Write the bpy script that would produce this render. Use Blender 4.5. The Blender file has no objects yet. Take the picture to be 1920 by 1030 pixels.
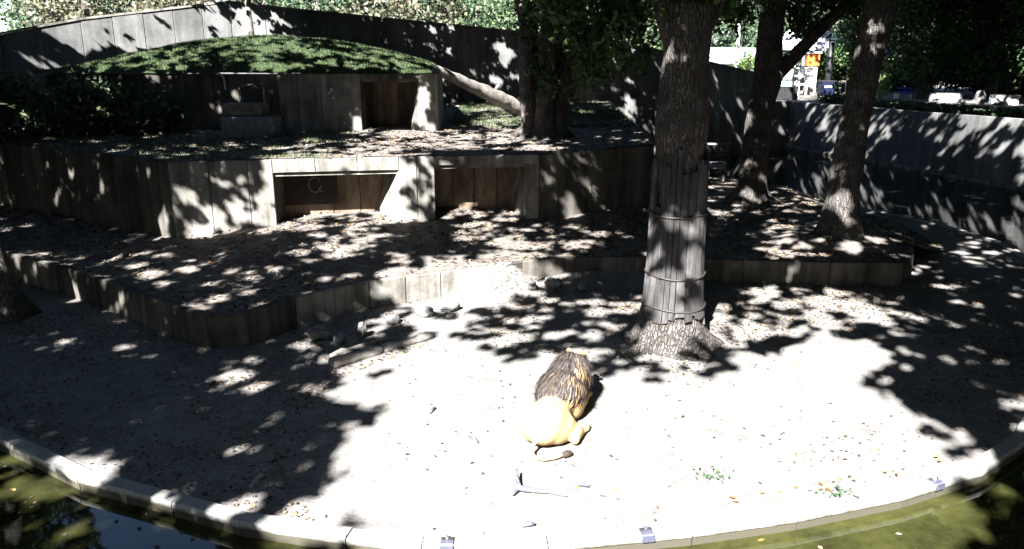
import bpy, bmesh, math, random
import numpy as np
from mathutils import Vector, Matrix, noise as mnoise

random.seed(7)
RNG = np.random.default_rng(7)
R = math.radians
SC = bpy.context.scene
COL = SC.collection

# ------------------------------------------------------------------ camera, sky, sun, exposure
cam_data = bpy.data.cameras.new('camera')
cam = bpy.data.objects.new('camera', cam_data)
COL.objects.link(cam)
cam.location = (0, 0, 5.2)
cam.rotation_euler = (R(90 - 15.4), 0, 0)
cam_data.sensor_width = 36
cam_data.lens = 27.19
cam_data.clip_end = 2000
cam_data.clip_start = 0.05
SC.camera = cam

SUN_EL, SUN_AZ = R(40), R(22)          # light travels towards +Y and a little towards +X
LDIR = Vector((math.sin(SUN_AZ) * math.cos(SUN_EL), math.cos(SUN_AZ) * math.cos(SUN_EL), -math.sin(SUN_EL)))
world = bpy.data.worlds.new('World')
SC.world = world
world.use_nodes = True
wn = world.node_tree.nodes
bg = wn['Background']
sky = wn.new('ShaderNodeTexSky')
sky.sky_type = 'NISHITA'
sky.sun_disc = False
sky.ozone_density = 4.0
sky.dust_density = 0.4
sky.sun_elevation = SUN_EL
sky.sun_rotation = math.pi + SUN_AZ
world.node_tree.links.new(sky.outputs[0], bg.inputs[0])
bg.inputs[1].default_value = 0.05
sun_data = bpy.data.lights.new('sun', 'SUN')
sun_data.energy = 5.0
sun_data.angle = R(0.53)
sun_data.color = (1.0, 0.985, 0.96)
sun = bpy.data.objects.new('sun', sun_data)
COL.objects.link(sun)
sun.rotation_euler = LDIR.to_track_quat('-Z', 'Y').to_euler()
sun.location = (-10, -20, 30)
SC.view_settings.view_transform = 'Standard'
SC.view_settings.look = 'None'
SC.view_settings.exposure = 3.0
SC.view_settings.gamma = 1.0
SC.cycles.max_bounces = 6
SC.cycles.diffuse_bounces = 3
SC.cycles.use_denoising = True

# ------------------------------------------------------------------ helpers
def tag(o, label=None, cat=None, group=None, kind=None):
    if label: o['label'] = label
    if cat: o['category'] = cat
    if group: o['group'] = group
    if kind: o['kind'] = kind
    return o

def empty(name, loc=(0, 0, 0), rz=0.0):
    o = bpy.data.objects.new(name, None)
    o.empty_display_size = 0.3
    o.location = loc
    o.rotation_euler = (0, 0, rz)
    COL.objects.link(o)
    return o

def thing(name, label, cat, loc=(0, 0, 0), rz=0.0, group=None):
    return tag(empty(name, loc, rz), label, cat, group)

def link(name, me, parent=None, mat=None):
    o = bpy.data.objects.new(name, me)
    COL.objects.link(o)
    if mat is not None and len(me.materials) == 0:
        me.materials.append(mat)
    if parent is not None:
        o.parent = parent
    return o

class MB:
    """collects shapes into one mesh"""
    def __init__(s): s.v = []; s.f = []
    def add(s, vs, fs):
        b = len(s.v)
        s.v.extend([tuple(p) for p in vs])
        s.f.extend([tuple(i + b for i in f) for f in fs])
    def box(s, c, d, rz=0.0, rx=0.0, ry=0.0, bev=0.0):
        m = Matrix.Rotation(rz, 3, 'Z') @ Matrix.Rotation(ry, 3, 'Y') @ Matrix.Rotation(rx, 3, 'X')
        hx, hy, hz = d[0] / 2, d[1] / 2, d[2] / 2
        if bev <= 0:
            vs = [(x, y, z) for z in (-hz, hz) for x, y in ((-hx, -hy), (hx, -hy), (hx, hy), (-hx, hy))]
            fs = [(3, 2, 1, 0), (4, 5, 6, 7), (0, 1, 5, 4), (1, 2, 6, 5), (2, 3, 7, 6), (3, 0, 4, 7)]
        else:
            b = bev
            ring = lambda ex, ey, z: [(-hx + ex, -hy + ey + b, z), (-hx + ex + b, -hy + ey, z), (hx - ex - b, -hy + ey, z), (hx - ex, -hy + ey + b, z),
                                      (hx - ex, hy - ey - b, z), (hx - ex - b, hy - ey, z), (-hx + ex + b, hy - ey, z), (-hx + ex, hy - ey - b, z)]
            vs = ring(b, b, -hz) + ring(0, 0, -hz + b) + ring(0, 0, hz - b) + ring(b, b, hz)
            fs = [tuple(range(7, -1, -1)), tuple(range(24, 32))]
            for k in range(3):
                for i in range(8):
                    j = (i + 1) % 8
                    fs.append((k * 8 + i, k * 8 + j, k * 8 + 8 + j, k * 8 + 8 + i))
        cv = Vector(c)
        s.add([m @ Vector(p) + cv for p in vs], fs)
    def prism(s, pts, z0, z1):
        n = len(pts)
        z0 = z0 if hasattr(z0, '__len__') else [z0] * n
        z1 = z1 if hasattr(z1, '__len__') else [z1] * n
        vs = [(p[0], p[1], z0[i]) for i, p in enumerate(pts)] + [(p[0], p[1], z1[i]) for i, p in enumerate(pts)]
        fs = [tuple(range(n - 1, -1, -1)), tuple(range(n, 2 * n))]
        for i in range(n):
            j = (i + 1) % n
            fs.append((i, j, n + j, n + i))
        s.add(vs, fs)
    def tube(s, path, radii, n=10, rough=0.0, seed=0.0, flare=None, cap=True):
        P = [Vector(p) for p in path]
        prev = None
        vs = []
        for i, p in enumerate(P):
            t = (P[min(i + 1, len(P) - 1)] - P[max(i - 1, 0)]).normalized()
            a = prev if prev is not None else (Vector((1, 0, 0)) if abs(t.x) < 0.9 else Vector((0, 1, 0)))
            a = (a - t * a.dot(t)).normalized()
            prev = a
            b = t.cross(a)
            for k in range(n):
                th = 2 * math.pi * k / n
                r = radii[i]
                if rough:
                    q = p + (a * math.cos(th) + b * math.sin(th)) * r
                    r *= 1 + rough * (mnoise.noise(Vector((q.x * 2.3 + seed, q.y * 2.3, q.z * 0.8))) + 0.55 * mnoise.noise(Vector((q.x * 7 + seed, q.y * 7, q.z * 2.2))))
                if flare: r *= flare(th, i)
                vs.append(p + (a * math.cos(th) + b * math.sin(th)) * r)
        fs = []
        for i in range(len(P) - 1):
            for k in range(n):
                j = (k + 1) % n
                fs.append((i * n + k, i * n + j, (i + 1) * n + j, (i + 1) * n + k))
        if cap:
            fs.append(tuple(range(n - 1, -1, -1)))
            fs.append(tuple(range((len(P) - 1) * n, len(P) * n)))
        s.add(vs, fs)
    def blob(s, c, r, amp=0.2, freq=1.5, seed=0.0, sub=3, rz=0.0, flat=None):
        bm = bmesh.new()
        bmesh.ops.create_icosphere(bm, subdivisions=sub, radius=1)
        m = Matrix.Rotation(rz, 3, 'Z')
        vs = []
        for v in bm.verts:
            k = 1 + amp * mnoise.noise(v.co * freq + Vector((seed, seed * 1.7, 0)))
            q = Vector((v.co.x * r[0], v.co.y * r[1], v.co.z * r[2])) * k
            if flat is not None and q.z < flat: q.z = flat
            vs.append(m @ q + Vector(c))
        bm.verts.index_update()
        fs = [tuple(v.index for v in f.verts) for f in bm.faces]
        bm.free()
        s.add(vs, fs)
    def mesh(s, name, smooth=False):
        me = bpy.data.meshes.new(name)
        me.from_pydata(s.v, [], s.f)
        if smooth:
            me.polygons.foreach_set('use_smooth', [True] * len(me.polygons))
        me.update()
        return me
    def build(s, name, mat, parent=None, smooth=False):
        return link(name, s.mesh(name, smooth), parent, mat)

def np_mesh(name, verts, faces, smooth=False):
    """verts (n,3), faces (m,k) arrays -> mesh"""
    me = bpy.data.meshes.new(name)
    m, k = faces.shape
    me.vertices.add(len(verts))
    me.vertices.foreach_set('co', verts.astype(np.float32).ravel())
    me.loops.add(m * k)
    me.loops.foreach_set('vertex_index', faces.astype(np.int32).ravel())
    me.polygons.add(m)
    me.polygons.foreach_set('loop_start', np.arange(0, m * k, k, dtype=np.int32))
    me.polygons.foreach_set('loop_total', np.full(m, k, dtype=np.int32))
    if smooth:
        me.polygons.foreach_set('use_smooth', np.ones(m, dtype=bool))
    me.update(calc_edges=True)
    return me

def leaf_arrays(pos, length, width, flat=0.5, fold=0.15):
    """one folded leaf (two triangles) at each position; flat=1 lies level, 0 is any direction"""
    n = len(pos)
    nrm = RNG.normal(size=(n, 3))
    nrm /= np.linalg.norm(nrm, axis=1)[:, None]
    nrm = nrm * (1 - flat) + np.array([0, 0, 1.0]) * flat
    nrm /= np.linalg.norm(nrm, axis=1)[:, None]
    a = RNG.normal(size=(n, 3))
    a -= nrm * (a * nrm).sum(1)[:, None]
    a /= np.linalg.norm(a, axis=1)[:, None]
    b = np.cross(nrm, a)
    L = (length * RNG.uniform(0.65, 1.3, n))[:, None]
    W = (width * RNG.uniform(0.65, 1.3, n))[:, None]
    up = nrm * W * fold
    v = np.empty((n, 4, 3))
    v[:, 0] = pos - a * L * 0.5
    v[:, 1] = pos + b * W * 0.5 + up
    v[:, 2] = pos + a * L * 0.5
    v[:, 3] = pos - b * W * 0.5 + up
    base = np.arange(n)[:, None] * 4
    f = np.stack([base + np.array([0, 1, 2]), base + np.array([0, 2, 3])], axis=1).reshape(-1, 3)
    return v.reshape(-1, 3), f

def leaf_mesh(name, pos, length, width, flat=0.5, fold=0.15):
    v, f = leaf_arrays(np.asarray(pos, dtype=float), length, width, flat, fold)
    return np_mesh(name, v, f)

def clumps_in(c, r, n, per, size):
    """leaf positions gathered in uneven clumps inside an ellipsoid"""
    q = RNG.normal(size=(n, 3)); q /= np.linalg.norm(q, axis=1)[:, None]
    q *= (RNG.uniform(0.15, 1, n) ** 0.45)[:, None]
    q = q * np.array(r) + np.array(c)
    s = size * RNG.uniform(0.6, 1.4, n)
    pos = np.repeat(q, per, axis=0) + RNG.normal(size=(n * per, 3)) * np.repeat(s, per)[:, None] * np.array([1, 1, 0.7])
    return pos

def in_poly(px, py, poly):
    inside = np.zeros(px.shape, dtype=bool)
    n = len(poly)
    j = n - 1
    for i in range(n):
        xi, yi = poly[i]; xj, yj = poly[j]
        if yi != yj:
            c = ((yi > py) != (yj > py)) & (px < (xj - xi) * (py - yi) / (yj - yi) + xi)
            inside ^= c
        j = i
    return inside

def vnoise(x, y, scale, seed):
    """smooth value noise on arrays"""
    g = np.random.default_rng(seed).uniform(-1, 1, (128, 128))
    fx = x / scale + 57.3; fy = y / scale + 41.7
    ix = np.floor(fx).astype(int); iy = np.floor(fy).astype(int)
    tx = fx - ix; ty = fy - iy
    tx = tx * tx * (3 - 2 * tx); ty = ty * ty * (3 - 2 * ty)
    G = lambda a, b: g[a % 128, b % 128]
    return (G(ix, iy) * (1 - tx) + G(ix + 1, iy) * tx) * (1 - ty) + (G(ix, iy + 1) * (1 - tx) + G(ix + 1, iy + 1) * tx) * ty

def sstep(a, b, x):
    t = np.clip((x - a) / (b - a), 0, 1)
    return t * t * (3 - 2 * t)

def grid_ground(name, poly, hfun, cell, mat, smooth=True):
    xs = [p[0] for p in poly]; ys = [p[1] for p in poly]
    gx = np.arange(min(xs), max(xs) + cell, cell); gy = np.arange(min(ys), max(ys) + cell, cell)
    X, Y = np.meshgrid(gx, gy, indexing='ij')
    cx = (X[:-1, :-1] + X[1:, 1:]) / 2; cy = (Y[:-1, :-1] + Y[1:, 1:]) / 2
    keep = in_poly(cx, cy, poly)
    Z = hfun(X, Y)
    idx = np.arange(X.size).reshape(X.shape)
    f = np.stack([idx[:-1, :-1][keep], idx[1:, :-1][keep], idx[1:, 1:][keep], idx[:-1, 1:][keep]], axis=1)
    used = np.unique(f)
    remap = np.full(X.size, -1); remap[used] = np.arange(len(used))
    v = np.stack([X.ravel(), Y.ravel(), Z.ravel()], axis=1)[used]
    return link(name, np_mesh(name, v, remap[f], smooth), None, mat)

# ------------------------------------------------------------------ materials
def mat(name, rough=0.9, spec=0.2):
    m = bpy.data.materials.new(name)
    m.use_nodes = True
    b = m.node_tree.nodes['Principled BSDF']
    b.inputs['Roughness'].default_value = rough
    b.inputs['Specular IOR Level'].default_value = spec
    return m, m.node_tree.nodes, m.node_tree.links, b

def node_noise(N, L, vec, scale, detail=6, rough=0.6, stretch=None):
    if stretch:
        mp = N.new('ShaderNodeMapping')
        mp.inputs['Scale'].default_value = stretch
        L.new(vec, mp.inputs[0]); vec = mp.outputs[0]
    t = N.new('ShaderNodeTexNoise')
    t.inputs['Scale'].default_value = scale
    t.inputs['Detail'].default_value = detail
    t.inputs['Roughness'].default_value = rough
    L.new(vec, t.inputs['Vector'])
    return t.outputs['Fac']

def ramp(N, L, fac, stops):
    r = N.new('ShaderNodeValToRGB')
    e = r.color_ramp.elements
    while len(e) < len(stops): e.new(0.5)
    for i, (p, c) in enumerate(stops):
        e[i].position = p; e[i].color = (c[0], c[1], c[2], 1)
    L.new(fac, r.inputs[0])
    return r.outputs[0]

def mix(N, L, fac, a, b, mode='MIX'):
    m = N.new('ShaderNodeMix'); m.data_type = 'RGBA'; m.blend_type = mode
    if isinstance(fac, (int, float)): m.inputs[0].default_value = fac
    else: L.new(fac, m.inputs[0])
    for s, x in ((6, a), (7, b)):
        if isinstance(x, tuple): m.inputs[s].default_value = (*x, 1)
        else: L.new(x, m.inputs[s])
    return m.outputs[2]

def bump(N, L, b, h, strength=0.4, dist=0.02):
    n = N.new('ShaderNodeBump')
    n.inputs['Strength'].default_value = strength
    n.inputs['Distance'].default_value = dist
    L.new(h, n.inputs['Height'])
    L.new(n.outputs[0], b.inputs['Normal'])

def wpos(N):
    return N.new('ShaderNodeNewGeometry').outputs['Position']

def surf(name, stops, scale=2.0, stretch=None, fine=None, rough=0.9, spec=0.15, bstr=0.5, bdist=0.02, streak=None):
    m, N, L, b = mat(name, rough, spec)
    p = wpos(N)
    n1 = node_noise(N, L, p, scale, 8, 0.65, stretch)
    c = ramp(N, L, n1, stops)
    h = n1
    if fine:
        n2 = node_noise(N, L, p, fine, 4, 0.7, stretch)
        c = mix(N, L, 0.55, c, ramp(N, L, n2, [(0.3, (0.35, 0.35, 0.35)), (0.7, (1.0, 1.0, 1.0))]), 'MULTIPLY')
        h = n2
    if streak:
        n3 = node_noise(N, L, p, streak[0], 5, 0.6, streak[1])
        c = mix(N, L, streak[2], c, ramp(N, L, n3, [(0.38, (0.25, 0.25, 0.24)), (0.62, (1, 1, 1))]), 'MULTIPLY')
    L.new(c, b.inputs['Base Color'])
    bump(N, L, b, h, bstr, bdist)
    return m

def leafmat(name, stops, trans=0.25, rough=0.6, spec=0.2):
    m, N, L, b = mat(name, rough, spec)
    g = N.new('ShaderNodeNewGeometry')
    c = ramp(N, L, g.outputs['Random Per Island'], stops)
    L.new(c, b.inputs['Base Color'])
    if trans:
        t = N.new('ShaderNodeBsdfTranslucent'); L.new(c, t.inputs[0])
        ms = N.new('ShaderNodeMixShader'); ms.inputs[0].default_value = trans
        L.new(b.outputs[0], ms.inputs[1]); L.new(t.outputs[0], ms.inputs[2])
        L.new(ms.outputs[0], N['Material Output'].inputs[0])
    return m

def plain(name, c, rough=0.6, spec=0.3, metal=0.0):
    m, N, L, b = mat(name, rough, spec)
    n = node_noise(N, L, wpos(N), 9, 4)
    d = tuple(x * 0.72 for x in c)
    L.new(ramp(N, L, n, [(0.35, d), (0.65, c)]), b.inputs['Base Color'])
    b.inputs['Metallic'].default_value = metal
    return m

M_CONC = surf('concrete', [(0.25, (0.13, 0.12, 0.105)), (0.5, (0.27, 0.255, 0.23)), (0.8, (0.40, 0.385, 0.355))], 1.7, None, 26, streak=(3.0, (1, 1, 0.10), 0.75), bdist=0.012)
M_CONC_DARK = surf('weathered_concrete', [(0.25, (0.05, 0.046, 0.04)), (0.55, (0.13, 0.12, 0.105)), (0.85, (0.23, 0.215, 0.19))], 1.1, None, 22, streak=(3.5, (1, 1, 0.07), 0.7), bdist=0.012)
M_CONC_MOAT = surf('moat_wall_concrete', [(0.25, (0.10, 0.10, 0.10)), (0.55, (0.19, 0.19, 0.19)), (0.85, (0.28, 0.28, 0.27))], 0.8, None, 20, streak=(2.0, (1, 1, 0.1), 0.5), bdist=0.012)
M_KERB = surf('kerb_concrete', [(0.25, (0.26, 0.255, 0.24)), (0.5, (0.36, 0.355, 0.34)), (0.8, (0.45, 0.445, 0.43))], 2.0, None, 26, bdist=0.012)
M_CORE = surf('wall_core', [(0.3, (0.05, 0.05, 0.045)), (0.7, (0.09, 0.085, 0.08))], 3)
M_DIRT = surf('bare_dirt', [(0.25, (0.155, 0.146, 0.14)), (0.5, (0.225, 0.213, 0.205)), (0.8, (0.29, 0.278, 0.27))], 1.6, None, 20, streak=(5.0, (1, 1, 1), 0.25), bstr=0.8, bdist=0.02)
M_DIRT2 = surf('leafy_soil', [(0.25, (0.095, 0.078, 0.07)), (0.5, (0.20, 0.178, 0.163)), (0.8, (0.32, 0.295, 0.275))], 1.5, None, 16, streak=(6.0, (1, 1, 1), 0.5), bstr=0.8, bdist=0.025)
M_TURF = surf('turf_soil', [(0.25, (0.015, 0.025, 0.012)), (0.55, (0.035, 0.05, 0.022)), (0.85, (0.07, 0.075, 0.04))], 1.6, None, 24, bdist=0.03)
def bark_mat():
    m, N, L, b = mat('bark', 0.95, 0.1)
    p = wpos(N)
    n1 = node_noise(N, L, p, 3.0, 6, 0.65)
    c = ramp(N, L, n1, [(0.3, (0.06, 0.054, 0.05)), (0.55, (0.12, 0.11, 0.102)), (0.8, (0.21, 0.20, 0.19))])
    mp = N.new('ShaderNodeMapping'); mp.inputs['Scale'].default_value = (1, 1, 0.15); L.new(p, mp.inputs[0])
    wob = node_noise(N, L, p, 4.0, 4, 0.6)
    ad = N.new('ShaderNodeVectorMath'); ad.operation = 'ADD'; L.new(mp.outputs[0], ad.inputs[0])
    cb = N.new('ShaderNodeCombineXYZ'); L.new(wob, cb.inputs[0]); L.new(wob, cb.inputs[1])
    sc_ = N.new('ShaderNodeVectorMath'); sc_.operation = 'SCALE'; sc_.inputs['Scale'].default_value = 0.22; L.new(cb.outputs[0], sc_.inputs[0]); L.new(sc_.outputs[0], ad.inputs[1])
    v = N.new('ShaderNodeTexVoronoi'); v.feature = 'DISTANCE_TO_EDGE'; v.inputs['Scale'].default_value = 17; L.new(ad.outputs[0], v.inputs['Vector'])
    r = ramp(N, L, v.outputs[0], [(0.0, (0, 0, 0)), (0.16, (1, 1, 1))])
    c = mix(N, L, 0.36, c, ramp(N, L, v.outputs[0], [(0.0, (0.22, 0.21, 0.2)), (0.14, (1, 1, 1))]), 'MULTIPLY')
    fine = node_noise(N, L, p, 30, 4, 0.7, (1, 1, 0.4))
    c = mix(N, L, 0.5, c, ramp(N, L, fine, [(0.3, (0.4, 0.4, 0.4)), (0.7, (1.1, 1.1, 1.1))]), 'MULTIPLY')
    L.new(c, b.inputs['Base Color'])
    h = mix(N, L, 0.25, r, fine)
    bump(N, L, b, h, 1.0, 0.05)
    return m
M_BARK = bark_mat()
M_BARK2 = surf('pale_bark', [(0.3, (0.10, 0.09, 0.08)), (0.55, (0.24, 0.22, 0.20)), (0.8, (0.38, 0.36, 0.33))], 4, None, 18, bstr=1.0, bdist=0.03)
def with_tone(m, lo, hi):
    N, L = m.node_tree.nodes, m.node_tree.links
    b = N['Principled BSDF']
    src = b.inputs['Base Color'].links[0].from_socket
    oi = N.new('ShaderNodeObjectInfo')
    t = ramp(N, L, oi.outputs['Random'], [(0, (lo, lo, lo)), (1, (hi, hi, hi))])
    L.new(mix(N, L, 1.0, src, t, 'MULTIPLY'), b.inputs['Base Color'])
    return m
M_PLANK = surf('grey_plank', [(0.3, (0.035, 0.033, 0.032)), (0.5, (0.11, 0.106, 0.106)), (0.8, (0.25, 0.245, 0.25))], 7, (1, 1, 0.08), 40, streak=(2.2, (1, 1, 0.6), 0.7), bstr=0.9, bdist=0.02)
M_DOOR = surf('brown_board', [(0.3, (0.14, 0.10, 0.075)), (0.7, (0.30, 0.23, 0.165))], 3, (1, 1, 0.4), 18, streak=(4.0, (1, 1, 0.2), 0.5))
M_STEEL = plain('rusty_strap', (0.06, 0.05, 0.045), 0.6, 0.4, 0.4)
M_ROCK = surf('rock', [(0.3, (0.09, 0.088, 0.088)), (0.7, (0.23, 0.225, 0.22))], 4, None, 24, bdist=0.03)
M_STONE_BLUE = surf('blue_stone', [(0.3, (0.10, 0.12, 0.15)), (0.7, (0.22, 0.25, 0.29))], 6, None, 24)
M_WOOD = surf('dry_wood', [(0.3, (0.18, 0.165, 0.15)), (0.7, (0.42, 0.40, 0.375))], 5, None, 26)
M_WHITE = plain('white_paint', (0.75, 0.76, 0.78), 0.5)
M_CANVAS = plain('white_canvas', (0.72, 0.74, 0.80), 0.8)
M_BLACK = plain('black_metal', (0.02, 0.02, 0.022), 0.5)
M_BLUE = plain('blue_cloth', (0.03, 0.05, 0.30), 0.7)
M_NAVY = plain('navy_plastic', (0.006, 0.009, 0.035), 0.5)
M_ORANGE = plain('orange_paint', (0.55, 0.13, 0.03), 0.6)
M_TEAL = plain('pale_board', (0.42, 0.62, 0.56), 0.5)
M_ROOF = plain('pale_roof', (0.62, 0.66, 0.64), 0.7)
M_GLASS = plain('dark_glass', (0.03, 0.04, 0.05), 0.1, 0.5)

M_CROWN = leafmat('crown_leaf', [(0.0, (0.012, 0.03, 0.010)), (0.5, (0.03, 0.06, 0.018)), (1.0, (0.06, 0.10, 0.03))], 0.08)
M_FAR = leafmat('far_leaf', [(0.0, (0.03, 0.055, 0.03)), (0.5, (0.07, 0.11, 0.06)), (0.85, (0.12, 0.16, 0.09)), (1.0, (0.20, 0.20, 0.13))], 0.3)
M_FARLIGHT = leafmat('bright_leaf', [(0.0, (0.07, 0.12, 0.03)), (0.6, (0.14, 0.22, 0.06)), (1.0, (0.22, 0.30, 0.10))], 0.35)
M_FARBROWN = leafmat('autumn_leaf', [(0.0, (0.06, 0.065, 0.04)), (0.6, (0.13, 0.125, 0.08)), (1.0, (0.26, 0.24, 0.18))], 0.3)
M_ORLEAF = leafmat('orange_leaf', [(0.0, (0.35, 0.09, 0.02)), (1.0, (0.50, 0.22, 0.04))], 0.3)
M_FALLEN = leafmat('fallen_leaf', [(0.0, (0.16, 0.07, 0.025)), (1.0, (0.34, 0.16, 0.05))], 0.1)
M_SHRUB = leafmat('shrub_leaf', [(0.0, (0.02, 0.04, 0.02)), (0.6, (0.05, 0.075, 0.035)), (1.0, (0.13, 0.16, 0.09))], 0.2)
M_GRASS = leafmat('grass_blade', [(0.0, (0.02, 0.04, 0.018)), (0.6, (0.05, 0.08, 0.035)), (1.0, (0.14, 0.16, 0.08))], 0.2)
M_LITTER = leafmat('litter_leaf', [(0.0, (0.03, 0.024, 0.02)), (0.35, (0.08, 0.06, 0.045)), (0.7, (0.20, 0.16, 0.12)), (0.93, (0.34, 0.28, 0.21)), (0.95, (0.35, 0.18, 0.05)), (1.0, (0.42, 0.24, 0.06))], 0.1, 0.8, 0.1)

def water_mat():
    m, N, L, b = mat('moat_water', 0.03, 0.5)
    p = wpos(N)
    n1 = node_noise(N, L, p, 0.9, 6, 0.6)
    n2 = node_noise(N, L, p, 7, 5, 0.7)
    c = ramp(N, L, n1, [(0.3, (0.012, 0.013, 0.006)), (0.5, (0.035, 0.037, 0.012)), (0.75, (0.06, 0.062, 0.018))])
    c = mix(N, L, 0.5, c, ramp(N, L, n2, [(0.35, (0.3, 0.3, 0.3)), (0.65, (1, 1, 1))]), 'MULTIPLY')
    sx = N.new('ShaderNodeSeparateXYZ'); L.new(p, sx.inputs[0])
    mr = N.new('ShaderNodeMapRange'); mr.inputs[1].default_value = 9.5; mr.inputs[2].default_value = 15.0
    L.new(sx.outputs['Y'], mr.inputs[0])
    c = mix(N, L, mr.outputs[0], c, (0.006, 0.008, 0.006))
    L.new(c, b.inputs['Base Color'])
    b.inputs['IOR'].default_value = 1.33
    bump(N, L, b, node_noise(N, L, p, 2.2, 3, 0.5), 0.05, 0.02)
    return m
M_WATER = water_mat()

for m_, lo, hi in ((M_PLANK, 0.55, 1.15), (M_CONC, 0.9, 1.05), (M_CONC_DARK, 0.82, 1.1), (M_CONC_MOAT, 0.85, 1.1), (M_KERB, 0.85, 1.05), (M_DOOR, 0.7, 1.2)):
    with_tone(m_, lo, hi)

def waterline(m):
    N, L = m.node_tree.nodes, m.node_tree.links
    b = N['Principled BSDF']; src = b.inputs['Base Color'].links[0].from_socket
    p = wpos(N); sx = N.new('ShaderNodeSeparateXYZ'); L.new(p, sx.inputs[0])
    ad = N.new('ShaderNodeMath'); ad.operation = 'MULTIPLY_ADD'; ad.inputs[1].default_value = 0.10; L.new(node_noise(N, L, p, 5, 5, 0.7), ad.inputs[0]); L.new(sx.outputs['Z'], ad.inputs[2])
    mr = N.new('ShaderNodeMapRange'); mr.inputs[1].default_value = 0.02; mr.inputs[2].default_value = 0.075; L.new(ad.outputs[0], mr.inputs[0])
    L.new(mix(N, L, mr.outputs[0], (0.06, 0.055, 0.04), src), b.inputs['Base Color'])
waterline(M_KERB)

# ------------------------------------------------------------------ terrain
tg = MB(); tg.box((0, 60, -1.7), (500, 500, 0.4))
tag(tg.build('ground', M_DIRT2), kind='structure')
wm = MB(); wm.v = [(-60, -6, -0.14), (40, -6, -0.14), (40, 56, -0.14), (-60, 56, -0.14)]; wm.f = [(0, 1, 2, 3)]
tag(wm.build('moat_water', M_WATER), kind='structure')

KERB = [(-17, 17.2), (-12.0, 13.3), (-9.2, 11.1), (-7.0, 9.76), (-5.58, 8.87), (-4.12, 8.28), (-3.16, 7.87), (-1.86, 7.55), (-1.0, 7.42), (0.4, 7.42), (2.06, 7.69), (3.36, 7.99), (4.84, 8.46),
        (6.16, 9.05), (7.3, 9.9), (9.4, 12.3), (12.2, 16.2), (14.0, 19.8), (14.55, 22.3), (14.15, 25.0), (12.9, 27.6), (10.4, 31.6), (5.6, 35.6)]
def offset_line(pts, d):
    out = []
    for i, p in enumerate(pts):
        a = Vector(pts[max(i - 1, 0)]); b = Vector(pts[min(i + 1, len(pts) - 1)])
        t = (b - a).normalized()
        out.append((p[0] - t.y * d, p[1] + t.x * d))
    return out
yard_poly = offset_line(KERB, 0.12) + [(5, 37.5), (-18, 37), (-24, 22)]
LOW_X = [(-6, 13.9), (-4.35, 14.85), (-3.1, 16.1), (-1.6, 16.85), (-0.1, 17.6), (0.25, 17.95), (1.3, 18.35), (3.0, 18.4), (5.6, 18.1), (9.3, 17.8)]
def yard_h(X, Y):
    yw = np.interp(X, [p[0] for p in LOW_X], [p[1] for p in LOW_X])
    bank = (0.50 * np.exp(-((X + 0.45) / 0.85) ** 4) + 0.26 * np.exp(-((X - 2.2) / 1.9) ** 2)) * np.clip(1 - (yw + 0.1 - Y) / 1.25, 0, 1) ** 1.5 * (Y < yw + 0.35)
    return bank * (1 + 0.25 * vnoise(X, Y, 0.45, 3)) + 0.05 * vnoise(X, Y, 3.0, 1) * 0.6 + 0.02 * vnoise(X, Y, 0.7, 2) - 0.01
tag(grid_ground('yard_ground', yard_poly, yard_h, 0.16, M_DIRT), kind='structure')

LOW = [(-16.6, 21.0), (-12.8, 18.75), (-10.55, 17.3), (-8.36, 15.72), (-6.6, 14.25), (-5.7, 13.68), (-4.98, 13.85), (-4.35, 14.85), (-3.1, 16.1), (-1.6, 16.85), (-0.1, 17.6), (0.25, 17.95), (1.3, 18.35), (3.0, 18.4), (5.6, 18.1), (7.6, 17.85), (9.3, 17.8), (10.05, 18.75)]
def t1_h(X, Y):
    w = sstep(5.5, 2.5, X) * sstep(-10.5, -5, X)
    yw = np.interp(X, [p[0] for p in LOW], [p[1] for p in LOW])
    z = 0.572 + w * np.clip((Y - yw - 0.7) * 0.085, 0, 0.42)
    z = z * (1 - sstep(10.0, 12.4, X)) + 0.03 * sstep(10.0, 12.4, X)
    return z + (0.04 * vnoise(X, Y, 2.2, 5) + 0.02 * vnoise(X, Y, 0.6, 6)) * sstep(0.3, 1.2, Y - yw)
t1_poly = offset_line(LOW, 0.05) + [(10.6, 20.0), (12.5, 21.8), (12.9, 25.6), (11.4, 29.2), (6, 34.6), (4.7, 34.6), (4.7, 26), (-19, 27)]
tag(grid_ground('lower_terrace_ground', t1_poly, t1_h, 0.16, M_DIRT2), kind='structure')

FRONT = [(-17.6, 25.9), (-8.95, 20.12), (1.25, 21.92), (4.4, 24.2), (4.85, 27.5), (4.9, 37.5)]
def t2_h(X, Y):
    return 2.71 + 0.5 * sstep(23, 40, Y) + 0.03 * vnoise(X, Y, 1.8, 8) * sstep(21.5, 24, Y) + 0.012 * vnoise(X, Y, 0.6, 9)
t2_poly = offset_line(FRONT, 0.06) + [(4.9, 40.7), (-1, 39.8), (-10, 38.2), (-21, 33)]
tag(grid_ground('upper_terrace_ground', t2_poly, t2_h, 0.16, M_DIRT2), kind='structure')

# ground beyond the enclosure
far_l = MB(); far_l.prism([(-80, 36), (-21.4, 33.6), (-13.3, 38.7), (0, 40.7), (10.9, 44.8), (14.0, 47.7), (14.3, 60), (10, 140), (-90, 140)], -1.2, 4.4)
tag(far_l.build('hillside', M_TURF), kind='structure')
far_r = MB(); far_r.prism([(25.4, 18), (22.6, 33.1), (20.2, 43.7), (18.0, 51.2), (14.5, 48.6), (14.5, 140), (160, 140), (160, 18)], -1.2, 2.7)
tag(far_r.build('visitor_ground', M_DIRT2), kind='structure')

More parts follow.
